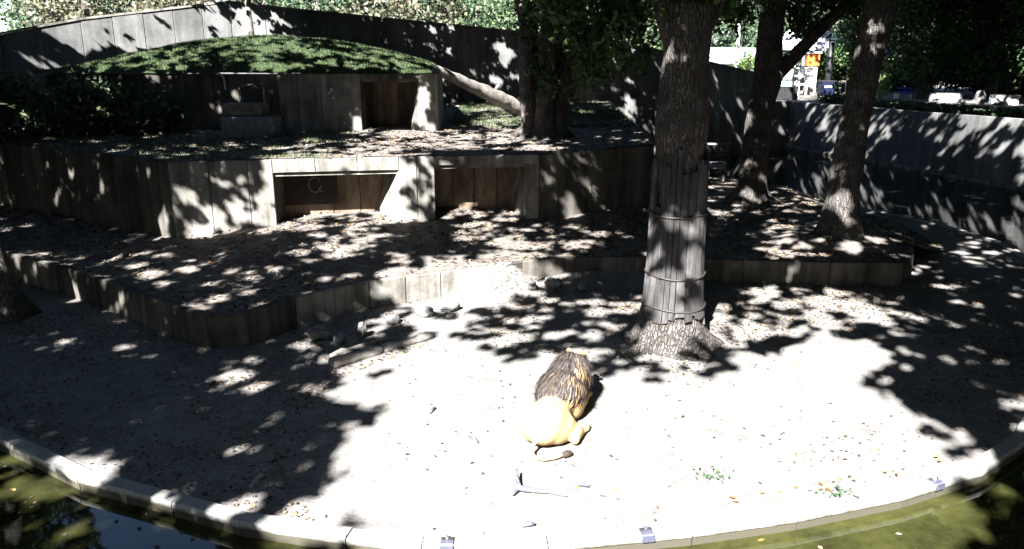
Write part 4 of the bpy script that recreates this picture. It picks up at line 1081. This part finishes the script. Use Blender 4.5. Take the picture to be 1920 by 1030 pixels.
m = MB(); m.blob((0.41, 0.06, 0.05), (0.05, 0.085, 0.045), 0.35, 4, 2, 3, -0.6); m.build('tail_tuft', M_DARKFUR, lion, True)
m = MB()
for dx in (-0.045, -0.015, 0.015, 0.045): m.blob((0.465 + dx, 0.985, 0.035), (0.018, 0.02, 0.022), 0, 1, 1, 2)
m.build('hind_toes', M_DARKFUR, lion, True)
# mane: base volume and strands
mane_b = MB()
mane_b.blob((0.0, 1.20, 0.44), (0.35, 0.46, 0.315), 0.18, 3, 6, 4); mane_b.blob((0.05, 1.64, 0.62), (0.27, 0.23, 0.275), 0.18, 3, 8, 4)
mane_b.blob((0.03, 1.46, 0.535), (0.30, 0.26, 0.295), 0.1, 3, 9, 4)
mane = mane_b.build('mane', M_DARKFUR, lion, True)
def strands(n, cond, length, width):
    V = []; Fc = []
    srcs = [((0.0, 1.20, 0.44), (0.35, 0.46, 0.315)), ((0.03, 1.46, 0.535), (0.31, 0.27, 0.305)), ((0.05, 1.64, 0.62), (0.27, 0.23, 0.275))]
    while len(Fc) < n * 3:
        q_ = random.random(); c, r = srcs[0] if q_ < 0.5 else srcs[1] if q_ < 0.72 else srcs[2]
        d = Vector((random.gauss(0, 1), random.gauss(0, 1), random.gauss(0.3, 1))).normalized()
        p0 = Vector((c[0] + d.x * r[0] * .97, c[1] + d.y * r[1] * .97, c[2] + d.z * r[2] * .97))
        if p0.z < 0.12 or not cond(p0, d): continue
        nr = Vector((d.x / r[0], d.y / r[1], d.z / r[2])).normalized()
        crest = Vector((0.05, 1.75, 0.95))
        flow = (p0 - crest); flow = (flow - nr * flow.dot(nr)).normalized() + Vector((random.gauss(0, .2), random.gauss(0, .2), random.gauss(-.08, .12)))
        L_ = length * random.uniform(0.5, 1.25)
        side = flow.cross(nr).normalized() * width * random.uniform(0.6, 1.4)
        pts = [p0, p0 + flow * L_ * 0.35 + nr * L_ * 0.11, p0 + flow * L_ * 0.72 + nr * L_ * 0.05, p0 + flow * L_ - nr * L_ * 0.10]
        b = len(V)
        for q, k in zip(pts, (0.8, 1, 0.8, 0.15)):
            q = Vector((q.x, q.y, max(q.z, 0.02)))
            V.extend([q - side * k, q + side * k])
        for k in range(3): Fc.append((b + 2 * k, b + 2 * k + 1, b + 2 * k + 3, b + 2 * k + 2))
    return np_mesh('hair', np.array(V), np.array(Fc), True)
tag(link('dark_hair', strands(9500, lambda p, d: not (p.x > 0.2 and p.z < 0.55 and random.random() < 0.45), 0.17, 0.0058), mane, M_MANE), kind='stuff')
tag(link('tan_hair', strands(900, lambda p, d: (p.x > 0.15 and p.z < 0.78 and mnoise.noise(p * 9) > -0.05) or random.random() < 0.02, 0.17, 0.0058), mane, M_MANE_TAN), kind='stuff')

# ------------------------------------------------------------------ things on the yard
def beam(root, a, b, r, seed, name='half_log', mat_=M_WOOD):
    m = MB(); a = Vector(a); b = Vector(b)
    p = [a.lerp(b, k / 8) for k in range(9)]
    m.tube(p, [r * (1 + 0.14 * math.sin(k * 2.1 + seed)) * (0.75 if k in (0, 8) else 1) for k in range(9)], 14, 0.38, seed)
    return m.build(name, mat_, root, True)
lg = thing('log', 'weathered split log lying on the dirt left of the lion', 'log', (-2.4, 13.35, 0.0))
beam(lg, (-0.78, -0.66, 0.08), (0.02, 0.09, 0.075), 0.10, 1)
beam(lg, (0.0, 0.10, 0.06), (0.84, 0.86, 0.06), 0.085, 7)
beam(lg, (-0.88, -0.30, 0.07), (-0.12, 0.32, 0.09), 0.075, 4, 'split_piece', M_BARK2)
m = MB(); m.tube([(-0.3, -0.18, 0.26), (0.1, 0.2, 0.25), (0.5, 0.55, 0.23)], [0.012, 0.016, 0.008], 5); m.build('loose_bark', M_BARK, lg)
for (x, y, z, r_, s_, M_, lab) in [(-3.28, 13.9, 0.07, (0.16, 0.14, 0.15), 1, M_STONE_BLUE, 'small bluish round stone left of the split log'),
                                   (-2.92, 14.25, 0.08, (0.12, 0.10, 0.22), 2, M_ROCK, 'upright pointed grey stone between the bluish stone and the low wall'),
                                   (-3.75, 14.15, 0.08, (0.30, 0.22, 0.17), 3, M_ROCK, 'broad pale stone at the foot of the low wall, leftmost of the stones'),
                                   (-2.45, 15.0, 0.06, (0.2, 0.16, 0.15), 4, M_ROCK, 'sunlit pale stone against the low wall, in line above the split log'),
                                   (-1.85, 15.6, 0.05, (0.28, 0.2, 0.16), 5, M_ROCK, 'largest sunlit stone at the low wall beside the white patch'),
                                   (-1.35, 15.9, 0.06, (0.28, 0.2, 0.15), 6, M_ROCK, 'flat stone at the low wall right of the largest sunlit stone'),
                                   (0.45, 17.35, 0.1, (0.22, 0.16, 0.15), 7, M_ROCK, 'rough stone where the low wall steps back behind the lion'),
                                   (0.95, 17.5, 0.12, (0.28, 0.18, 0.16), 8, M_ROCK, 'long rough stone just right of the step in the low wall'),
                                   (1.65, 17.35, 0.1, (0.17, 0.15, 0.13), 9, M_ROCK, 'small rough stone in shade left of the planked tree by the low wall')]:
    m = MB(); m.blob((0, 0, 0), r_, 0.35, 1.6, s_ * 5.3, 3, s_ * 1.1)
    o = m.build('stone', M_, None, False); o.scale = (0.8, 0.8, 0.8); o.location = (x, y, z + r_[2] * 0.3)
    tag(o, lab, 'stone', 'stones along the low wall')
# blue-grey forked driftwood near the lion, small chips
M_DRIFT = surf('blue_grey_driftwood', [(0.3, (0.07, 0.075, 0.095)), (0.7, (0.15, 0.155, 0.19))], 8, None, 30)
dw = thing('driftwood', 'blue-grey forked piece of driftwood lying in the sun below the lion', 'wood', (0.12, 8.62, 0.02))
for pts, rr in ([(-0.06, 0.30, 0.12), (-0.05, 0.12, 0.07), (-0.03, -0.02, 0.045)], (0.015, 0.028, 0.04)), ([(-0.09, 0.08, 0.10), (-0.05, -0.02, 0.05), (0.12, -0.06, 0.045), (0.34, -0.09, 0.03), (0.56, -0.16, 0.015)], (0.015, 0.042, 0.038, 0.02, 0.008)), ([(-0.03, 0.0, 0.04), (-0.12, -0.15, 0.03)], (0.036, 0.015)):
    p, r = lerp_path(list(zip(pts, rr)), 0.05); m = MB(); m.tube(p, r, 9, 0.25, len(pts)); m.build('prong', M_DRIFT, dw, True)
for (x, y, l_, a_, lab) in [(0.90, 8.72, 0.14, -0.35, 'short dark chip of wood right of the forked driftwood'), (0.19, 7.85, 0.15, 0.25, 'short dark chip of wood near the kerb below the driftwood'), (-1.22, 10.9, 0.2, 1.2, 'small grey chip of bark on the bright ground left of the lion'), (-0.55, 9.95, 0.22, -0.9, 'thin dark stick lying left of the lion')]:
    m = MB(); m.tube([(-l_ / 2, 0, 0.025), (0, 0.012, 0.035), (l_ / 2, 0, 0.025)], [0.018, 0.03, 0.012], 7, 0.3, x); o = m.build('wood_chip', M_DRIFT, None, True)
    o.location = (x, y, 0.01); o.rotation_euler = (0, 0, a_); tag(o, lab, 'wood chip')
# small green weeds
def weed(name, x, y, z, n, h, lab):
    pos = np.array([(random.gauss(0, .12), random.gauss(0, .10), abs(random.gauss(h, h * .4))) for _ in range(n)])
    t = thing(name, lab, 'plant', (x, y, z))
    link('leaves', leaf_mesh('leaves', pos, 0.075, 0.03, 0.25), t, leaf_green)
    m = MB()
    for _ in range(6): m.tube([(0, 0, -0.02), (random.gauss(0, .06), random.gauss(0, .05), h)], [0.008, 0.003], 4)
    m.build('stems', leaf_green, t)
leaf_green = leafmat('weed_leaf', [(0.0, (0.03, 0.06, 0.035)), (1.0, (0.09, 0.14, 0.08))], 0.2)
weed('weed', 2.62, 8.95, 0.0, 40, 0.06, 'small green weed on the bright ground right of the driftwood')
weed('weed', 2.05, 13.1, 0.0, 60, 0.12, 'small green weed at the left foot of the planked tree')
weed('weed', 4.05, 8.45, 0.0, 34, 0.07, 'small green weed on the kerb edge near the right-hand bracket')
# brackets on the kerb
M_BRK = plain('blue_grey_steel', (0.10, 0.105, 0.15), 0.45, 0.5, 0.3)
for (i, f, lab) in [(8, 0.20, 'blue-grey metal bracket on the kerb, nearest the lower left water'), (9, 0.68, 'blue-grey metal bracket on the kerb below the wood chips'), (12, 0.42, 'blue-grey metal bracket on the kerb near the bright right corner')]:
    a, b = Vector(KERB[i]), Vector(KERB[i + 1]); q = a.lerp(b, f); t_ = (b - a).normalized()
    br = thing('kerb_bracket', lab, 'bracket', (q.x, q.y, 0.065), math.atan2(t_.y, t_.x), 'metal brackets along the kerb')
    m = MB(); m.box((0, 0.065, 0.012), (0.15, 0.14, 0.012), bev=0.004); m.build('top_plate', M_BRK, br)
    m = MB(); m.box((0, -0.026, -0.03), (0.15, 0.012, 0.09), bev=0.004); m.build('face_plate', M_BRK, br)
    for dx in (-0.045, 0.045):
        m = MB(); m.tube([(dx, 0.08, 0.018), (dx, 0.08, 0.04)], [0.022, 0.022], 8); m.build('bolt', M_STEEL, br)
    m = MB(); m.box((0, 0.09, 0.035), (0.04, 0.06, 0.04), bev=0.01); m.build('insulator', M_WHITE if i == 12 else M_BRK, br)

# leaning log from the shelter corner to the terrace
ll = thing('log', 'thick pale log leaning from the shelter roof corner down to the upper terrace', 'log', (0.25, 32.6, 3.05))
p, r = lerp_path([((0.15, 0.2, 0.15), 0.36), ((-0.4, -0.6, 0.52), 0.33), ((-1.6, -2.2, 1.15), 0.24), ((-2.95, -4.1, 1.88), 0.16)], 0.2)
bark_trunk('trunk_wood', ll, p, r, 16, 0.25, 8, mat_=M_BARK2)
for q in ((0.0, -0.3, 0.62), (-0.9, -1.2, 1.05)):
    m = MB(); m.tube([q, (q[0] + .12, q[1] - .05, q[2] + 0.22)], [0.08, 0.05], 8, 0.2, q[0]); m.build('branch_stub', M_BARK2, ll, True)
# stepped block with a stone slab in front of the dark shelter wall
bk = thing('stone_block', 'squat shaded stone block standing before the dark shelter wall', 'block', (-8.75, 26.4, 2.72))
m = MB(); m.box((0, 0, 0.36), (1.75, 1.0, 0.72), bev=0.05); m.build('base', M_STONE_BLUE, bk)
m = MB(); m.box((0, 0.12, 0.745), (1.95, 1.05, 0.06), bev=0.02); m.build('ledge', M_CONC_DARK, bk)
m = MB(); m.prism([(-0.72, -0.38), (0.55, -0.42), (0.62, 0.3), (-0.66, 0.34)], 0, 0.36); sl = m.build('slab', M_ROCK, None)
sl.location = (-8.85, 26.45, 3.5); tag(sl, 'bluish flat-topped slab resting on the shaded stone block', 'slab')
# small clutter at the back right bank
tr = thing('feed_trough', 'small pale trough on legs on the shaded bank behind the planked tree', 'trough', (8.05, 30.6, 0.62))
m = MB(); m.box((0, 0, 0.62), (0.75, 0.35, 0.26), bev=0.03); m.build('basin', M_STONE_BLUE, tr)
for sx in (-.3, .3):
    m = MB(); m.box((sx, 0, 0.25), (0.06, 0.3, 0.5)); m.build('leg', M_CONC_DARK, tr)
bp = thing('barrier', 'dark low barrier with a pale top rail behind the trough', 'barrier', (8.6, 33.2, 0.5))
m = MB(); m.box((0, 0, 1.32), (1.5, 0.07, 0.07)); m.build('top_rail', M_WOOD, bp)
for sx in (-.7, 0, .7):
    m = MB(); m.box((sx, 0, 0.62), (0.09, 0.07, 1.33)); m.build('post', M_BLACK, bp)
for zz_ in (0.55, 0.95):
    m = MB(); m.box((0, -0.02, zz_), (1.4, 0.05, 0.05)); m.build('rail', M_BLACK, bp)

# bush at left in front of the shelter, half in shade
def shrub(name, x, y, z, r, n, per, lab, M_, ll_, lw, size=0.28, group=None):
    t = thing(name, lab, 'shrub', (x, y, z), 0, group)
    link('foliage', leaf_mesh('foliage', clumps_in((0, 0, r[2] * .9), r, n, per, size), ll_, lw, 0.15), t, M_)
    m = MB()
    for k in range(7):
        a_ = k * 0.9; m.tube([(0, 0, -0.1), (math.cos(a_) * r[0] * .3, math.sin(a_) * r[1] * .3, r[2] * .7), (math.cos(a_) * r[0] * .6, math.sin(a_) * r[1] * .6, r[2] * 1.4)], [0.05, 0.035, 0.012], 6)
    m.build('stems', M_BARK, t)
shrub('shrub', -16.9, 25.9, 2.7, (1.5, 1.2, 1.1), 60, 60, 'big shrub with sunlit leaves at the left edge beside the shelter', M_SHRUB, 0.3, 0.09)
shrub('shrub', -14.6, 27.0, 2.7, (1.3, 0.9, 1.05), 50, 55, 'dark shrub growing against the shelter wall right of the sunlit one', M_SHRUB, 0.22, 0.12)
shrub('shrub', -12.6, 27.2, 2.7, (1.1, 0.7, 0.8), 36, 50, 'dark low shrub against the shelter wall nearest the stone block', M_SHRUB, 0.2, 0.12)
# ------------------------------------------------------------------ visitor area beyond the moat
wb = thing('building', 'low pale-roofed building beyond the wall between the planked and forked trees', 'building', (20.8, 76, 2.7))
m = MB(); m.box((0, 1.5, 1.2), (8.4, 5, 2.4)); m.build('wall', M_ROOF, wb)
m = MB(); m.prism([(-4.6, -1.6), (4.6, -1.6), (4.6, 1.6), (-4.6, 1.6)], [2.3, 2.3, 3.6, 3.6], [2.5, 2.5, 3.8, 3.8]); m.build('roof', M_WHITE, wb)
for sx in (-3, -1, 1, 3):
    m = MB(); m.box((sx, -1.02, 1.2), (0.9, 0.06, 1.1)); m.build('window', M_GLASS, wb)
lp = thing('flag_pole', 'tall white pole in front of the pale-roofed building', 'pole', (19.6, 70, 2.7))
m = MB(); m.tube([(0, 0, 0), (0, 0, 9)], [0.16, 0.12], 10); m.build('shaft', M_WHITE, lp, True)
m = MB(); m.tube([(0, 0, 0), (0, 0, .3)], [0.3, 0.3], 10); m.build('base', M_CONC, lp)
def tent(x, y, z, w_, h0, h1, lab):
    t = thing('canopy_tent', lab, 'canopy', (x, y, z), 0, 'white canopies in the visitor area')
    m = MB(); hw = w_ / 2
    vs = [(-hw, -hw, h0), (hw, -hw, h0), (hw, hw, h0), (-hw, hw, h0), (0, 0, h1), (-hw, -hw, h0 - .3), (hw, -hw, h0 - .3), (hw, hw, h0 - .3), (-hw, hw, h0 - .3)]
    for k in range(4):       # concave slopes
        k2 = (k + 1) % 4
        a = [(v * .45 + 0) for v in vs[k][:2]]
    mids = [(vs[k][0] * .42, vs[k][1] * .42, h0 + (h1 - h0) * .42) for k in range(4)]
    vs += mids
    fs = []
    for k in range(4):
        k2 = (k + 1) % 4
        fs += [(k, k2, 9 + k2, 9 + k), (9 + k, 9 + k2, 4), (5 + k, 5 + k2, k2, k)]
    m.add(vs, fs); m.build('cover', M_CANVAS, t)
    for sx in (-1, 1):
        for sy in (-1, 1):
            m = MB(); m.tube([(sx * (hw - .05), sy * (hw - .05), 0), (sx * (hw - .05), sy * (hw - .05), h0)], [0.05, 0.05], 7); m.build('leg', M_WHITE, t)
tent(22.6, 66, 2.7, 3.2, 3.7, 5.0, 'white canopy seen through the fork of the dark tree')
tent(26.6, 69, 2.7, 3.4, 3.7, 6.0, 'white peaked canopy behind the orange-topped kiosk')
tent(30.4, 69.5, 2.7, 3.0, 3.9, 5.4, 'white canopy half hidden behind the leaning trunk')
kk = thing('kiosk', 'small kiosk with an orange front and a white cap by the railing', 'kiosk', (23.2, 62, 2.7))
m = MB(); m.box((0, 0, 2.6), (0.95, 0.6, 0.9), bev=0.03); m.build('orange_panel', M_ORANGE, kk)
m = MB(); m.box((0, 0, 3.14), (1.15, 0.8, 0.14), bev=0.03); m.build('cap', M_WHITE, kk)
m = MB(); m.box((0, 0.05, 1.05), (0.8, 0.5, 2.15), bev=0.03); m.build('body', M_WOOD, kk)
rl = thing('railing', 'white railing with cross bars in front of the orange kiosk', 'railing', (21.9, 60, 2.7))
for zz_ in (0.85, 1.45, 2.0):
    m = MB(); m.box((0, 0, zz_), (1.9, 0.09, 0.12)); m.build('rail', M_WHITE, rl)
for sx in (-0.92, -0.3, 0.3, 0.92):
    m = MB(); m.box((sx, 0, 1.02), (0.11, 0.1, 2.05)); m.build('post', M_WHITE, rl)
m = MB(); m.box((0, 0.02, 1.45), (0.09, 0.06, 1.6), ry=0.9); m.build('brace', M_WOOD, rl)
nb = thing('notice_board', 'pale green board in a black frame by the moat wall right of the forked tree', 'board', (18.35, 54, 2.7))
m = MB(); m.box((0, 0, 1.45), (1.25, 0.05, 1.15)); m.build('board', M_TEAL, nb)
for zz_ in (0.84, 2.06):
    m = MB(); m.box((0, 0, zz_), (1.5, 0.09, 0.09)); m.build('frame_rail', M_BLACK, nb)
for sx in (-0.7, 0.7):
    m = MB(); m.box((sx, 0, 1.05), (0.13, 0.12, 2.15)); m.build('post', M_BLACK, nb)
m = MB(); m.box((0.28, -0.06, 1.3), (0.05, 0.03, 0.7)); m.build('upright', M_BLACK, nb)
m = MB(); m.box((0, -0.06, 1.3), (1.2, 0.03, 0.05)); m.build('cross_bar', M_BLACK, nb)
fp = thing('fence', 'dark close-boarded fence panel under the pale green board', 'fence', (17.9, 52.6, 2.7))
for k in range(7):
    m = MB(); m.box((-0.9 + k * 0.3, 0, 0.45), (0.28, 0.05, 0.9 + random.uniform(-.02, .02))); m.build('board', M_BLACK, fp)
m = MB(); m.box((0, 0.06, 0.8), (2.1, 0.06, 0.08)); m.build('rail', M_BLACK, fp)
dp = thing('post', 'thick black post standing right of the orange kiosk', 'post', (25.35, 64, 2.7))
m = MB(); m.tube([(0, 0, 0), (0, 0, 4.15)], [0.26, 0.22], 10, 0.05); m.build('shaft', M_BLACK, dp, True)
m = MB(); m.box((0, 0, 4.2), (0.62, 0.62, 0.12), bev=0.02); m.build('cap', M_BLACK, dp)
gp = thing('post', 'tall thin grey post rising behind the orange kiosk', 'post', (23.6, 65, 2.7))
m = MB(); m.tube([(0, 0, 0), (0, 0, 6.5)], [0.15, 0.13], 8); m.build('shaft', M_STONE_BLUE, gp, True)
m = MB(); m.box((0, 0, 0.1), (0.5, 0.5, 0.2), bev=0.02); m.build('base', M_CONC, gp)
bn = thing('bin', 'navy blue bin with a dark lid left of the leaning trunk', 'bin', (22.1, 56, 2.75))
m = MB(); m.prism([(-.42, -.4), (.42, -.4), (.42, .4), (-.42, .4)], 0.1, 1.05); m.build('body', M_NAVY, bn)
m = MB(); m.box((0, 0.02, 1.11), (0.95, 0.9, 0.12), bev=0.03); m.build('lid', M_BLACK, bn)
m = MB(); m.box((0.0, -0.42, 0.75), (0.5, 0.03, 0.12)); m.build('label_strip', M_WHITE, bn)
for sx in (-.3, .3):
    m = MB(); m.tube([(sx - .04, 0.3, 0.1), (sx + .04, 0.3, 0.1)], [0.1, 0.1], 10); m.build('wheel', M_BLACK, bn)
bu = thing('parasol', 'blue parasol with a pale top beyond the leaning trunk', 'parasol', (27.5, 60, 2.7))
m = MB(); n_ = 8
vs = [(1.1 * math.cos(2 * math.pi * k / n_), 1.1 * math.sin(2 * math.pi * k / n_), 3.1) for k in range(n_)] + [(0.5 * math.cos(2 * math.pi * k / n_), 0.5 * math.sin(2 * math.pi * k / n_), 3.85) for k in range(n_)]
m.add(vs, [(k, (k + 1) % n_, n_ + (k + 1) % n_, n_ + k) for k in range(n_)]); m.build('cover', M_BLUE, bu)
m = MB(); m.add([(0.52 * math.cos(2 * math.pi * k / n_), 0.52 * math.sin(2 * math.pi * k / n_), 3.86) for k in range(n_)] + [(0, 0, 4.3)], [(k, (k + 1) % n_, n_) for k in range(n_)]); m.build('top', M_ROOF, bu)
m = MB(); m.tube([(0, 0, 0), (0, 0, 4.2)], [0.04, 0.03], 8); m.build('pole', M_WHITE, bu)
m = MB(); m.tube([(0, 0, 0), (0, 0, .12)], [0.3, 0.28], 12); m.build('base', M_CONC, bu)
sg = thing('sign', 'small white square sign on a dark post in the shade beyond the moat wall', 'sign', (25.2, 52, 2.72))
m = MB(); m.box((0, -0.05, 0.3), (0.34, 0.03, 0.34)); m.build('plate', M_WHITE, sg)
m = MB(); m.box((0, 0, 0.3), (0.08, 0.06, 0.62)); m.build('post', M_BLACK, sg)
bb = thing('bench', 'blue bench in the shade right of the small white sign', 'bench', (25.95, 52.4, 2.72))
for q, zz_ in ((0, 0.55), (0.12, 0.78), (-.2, 0.42), (-.02, 0.42)):
    m = MB(); m.box((0, q, zz_), (1.0, 0.05 if zz_ > .5 else 0.14, 0.13 if zz_ > .5 else 0.05)); m.build('slat', M_BLUE, bb)
for sx in (-.42, .42):
    m = MB(); m.box((sx, 0, 0.4), (0.06, 0.4, 0.06)); m.build('bracket', M_BLACK, bb)
    m = MB(); m.box((sx, 0.0, 0.2), (0.06, 0.3, 0.4)); m.build('leg', M_BLACK, bb)
for (x, y, w_, a_, lab) in [(27.35, 50, 1.85, -0.1, 'white painted low wall block left of the boulder beyond the moat'), (29.2, 47, 1.5, -0.15, 'white painted low wall block right of the boulder, striped by shadow')]:
    t = thing('low_block_wall', lab, 'wall', (x, y, 2.7), a_)
    m = MB(); m.box((0, 0, 0.26), (w_, 0.4, 0.52), bev=0.03); m.build('block', M_WHITE, t)
    m = MB(); m.box((0, 0, 0.55), (w_ + .06, 0.46, 0.06), bev=0.02); m.build('coping', M_CONC, t)
for (x, y, r_, lab, s_) in [(28.45, 48.2, (0.32, 0.3, 0.5), 'upright boulder standing between the two white low walls', 2), (26.35, 49.3, (0.26, 0.2, 0.2), 'small pale stone at the left end of the white low wall', 3), (27.9, 48.3, (0.5, 0.25, 0.16), 'flat pale stone in front of the two white low walls', 4), (28.9, 46.9, (0.4, 0.22, 0.17), 'flat pale stone at the foot of the boulder', 5)]:
    m = MB(); m.blob((0, 0, 0), r_, 0.3, 1.6, s_ * 3.1, 3); o = m.build('boulder', M_ROCK, None, True); o.location = (x, y, 2.72 + r_[2] * .5)
    tag(o, lab, 'boulder')
shrub('shrub', 26.0, 56, 2.7, (0.45, 0.45, 1.3), 20, 40, 'narrow yellow-green shrub in the sun right of the leaning trunk', M_FARLIGHT, 0.2, 0.12, 0.2)
shrub('shrub', 20.4, 68, 2.7, (1.2, 1.0, 1.9), 34, 50, 'bright green bush beside the pale roofed building', M_FARLIGHT, 0.24, 0.16, 0.3)
shrub('shrub', 20.6, 49.2, 2.65, (1.3, 0.7, 0.35), 26, 50, 'low spreading shrub on top of the moat wall left of the leaning trunk', M_SHRUB, 0.18, 0.1, 0.2)
shrub('shrub', 25.0, 35.2, 2.8, (0.9, 1.1, 0.4), 26, 50, 'low shrub on top of the moat wall at the right edge', M_SHRUB, 0.18, 0.1, 0.2)

for k, (x, y) in enumerate([(27.0, 69), (31.5, 70), (36.0, 70.5), (40.5, 70), (45.0, 70), (49.5, 70), (38.0, 60), (43, 58)]):
    lab = ['dark evergreen shrub behind the blue bench', 'dark evergreen shrub behind the left white block', 'dark evergreen shrub behind the boulder', 'dark evergreen shrub behind the right white block', 'dark evergreen shrub near the right edge of the shaded wood', 'dark evergreen shrub at the right edge of the shaded wood', 'dark shrub in the shade in front of the last tree row', 'dark shrub at far right in front of the last tree row'][k]
    shrub('shrub', x, y, 2.6, (2.6, 1.4, 1.7), 60, 60, lab, M_CROWN, 0.35, 0.24, 0.4, 'understory shrubs of the shaded wood')
# ------------------------------------------------------------------ ground cover
def scatter(n, box, keep, hfun, ll_, lw, lift, name, mat_, flat=0.75):
    x = RNG.uniform(box[0], box[1], n); y = RNG.uniform(box[2], box[3], n)
    k = keep(x, y); x = x[k]; y = y[k]
    z = hfun(x, y) + RNG.uniform(0.3, 1, len(x)) * lift
    o = link(name, leaf_mesh(name, np.stack([x, y, z], 1), ll_, lw, flat, 0.25), None, mat_)
    return tag(o, kind='stuff')
sunp = [d[2] for d in DENS if d[0] == 'sun yard'][0]
def keep_yard(x, y):
    a = in_poly(x, y, offset_line(KERB, 0.3) + [(5, 37), (-18, 37)])
    d = vnoise(x, y, 1.6, 51) * .9 + vnoise(x, y, 0.5, 52) * .7
    thin = in_poly(x, y, sunp) 
    return a & (RNG.uniform(-1, 1, len(x)) < d + 0.1) & ~(thin & (RNG.uniform(0, 1, len(x)) < 0.95 - 0.22 * sstep(2.5, 5.0, x) * sstep(11.5, 9.5, y)))
scatter(60000, (-13, 13, 7.3, 19), keep_yard, yard_h, 0.07, 0.036, 0.02, 'leaf_litter', M_LITTER)
keep_t1 = lambda x, y: in_poly(x, y, t1_poly) & ~in_poly(x, y, offset_line(FRONT, 1.4) + [(4.9, 40), (-20, 40)]) & (RNG.uniform(-1, 1, len(x)) < vnoise(x, y, 1.2, 53) + 0.2)
scatter(34000, (-17, 13, 13.5, 33), keep_t1, t1_h, 0.12, 0.07, 0.035, 'leaf_litter', M_LITTER)
keep_t2 = lambda x, y: in_poly(x, y, t2_poly) & (RNG.uniform(-1, 1, len(x)) < vnoise(x, y, 1.2, 54) + 0.1)
scatter(15000, (-17, 5, 20, 40), keep_t2, t2_h, 0.13, 0.08, 0.035, 'leaf_litter', M_LITTER)
def blades(n, box, keep, hfun, h, name):
    x = RNG.uniform(box[0], box[1], n); y = RNG.uniform(box[2], box[3], n)
    k = keep(x, y); x = x[k]; y = y[k]; n = len(x); z = hfun(x, y) - 0.01
    a = RNG.uniform(0, 6.283, n); hh = h * RNG.uniform(0.4, 1.2, n); w_ = 0.013
    lean = RNG.normal(0, 0.35, (n, 2)) * hh[:, None]
    v = np.empty((n, 3, 3))
    v[:, 0] = np.stack([x - np.cos(a) * w_, y - np.sin(a) * w_, z], 1)
    v[:, 1] = np.stack([x + np.cos(a) * w_, y + np.sin(a) * w_, z], 1)
    v[:, 2] = np.stack([x + lean[:, 0], y + lean[:, 1], z + hh], 1)
    return tag(link(name, np_mesh(name, v.reshape(-1, 3), np.arange(n * 3).reshape(-1, 3)), None, M_GRASS), kind='stuff')
hp_ = [(-16.8, 27.95), (-2.7, 27.95), (-2.8, 30.3), (-3.5, 35.2), (-9, 36.8), (-14.5, 36), (-17, 33.2)]
blades(130000, (-17, -2.6, 27.9, 37), lambda x, y: in_poly(x, y, hp_) & (RNG.uniform(-1, 1, len(x)) < vnoise(x, y, 0.8, 61) + 0.5), hill_h, 0.10, 'roof_grass')
blades(26000, (-2.4, 4.8, 29, 40), lambda x, y: in_poly(x, y, t2_poly) & (RNG.uniform(-1, 1, len(x)) < vnoise(x, y, 1.0, 62) + 0.2), t2_h, 0.14, 'terrace_grass')
blades(26000, (-17, -5, 20, 27.5), lambda x, y: in_poly(x, y, t2_poly) & (RNG.uniform(-1, 1, len(x)) < vnoise(x, y, 1.0, 63)), t2_h, 0.10, 'terrace_grass')
gc = np.stack([RNG.uniform(0, 1, 9000), RNG.uniform(0, 1, 9000)], 1)
gx_ = 22.9 - 2.2 * (gc[:, 1] * 17.5) / 10.5 * 0.95 + gc[:, 0] * 3.0; gy_ = 33.0 + gc[:, 1] * 17.5
tag(link('ground_cover', leaf_mesh('ground_cover', np.stack([gx_, gy_, 2.74 + RNG.uniform(0, 0.22, 9000)], 1), 0.2, 0.12, 0.4), None, M_SHRUB), kind='stuff')
fx = RNG.uniform(-7.5, 8, 900); fy = RNG.uniform(4, 11, 900); kx_ = ~in_poly(fx, fy, offset_line(KERB, -0.05) + [(5, 37.5), (-18, 37), (-24, 22)]) & (RNG.uniform(-1, 1, 900) < vnoise(fx, fy, 1.1, 71))
tag(link('floating_leaves', leaf_mesh('floating_leaves', np.stack([fx, fy, np.full(900, -0.134)], 1)[kx_], 0.08, 0.05, 0.97, 0.05), None, M_LITTER), kind='stuff')
# a few orange leaves caught along the inside of the kerb
ox = RNG.uniform(2.6, 5.9, 15); oy = np.interp(ox, [p_[0] for p_ in KERB[8:15]], [p_[1] for p_ in KERB[8:15]]) + 0.42 + RNG.uniform(0, 0.25, 15)
tag(link('orange_leaves', leaf_mesh('orange_leaves', np.stack([ox, oy, np.full(15, 0.03)], 1), 0.085, 0.05, 0.8), None, M_FALLEN), kind='stuff')
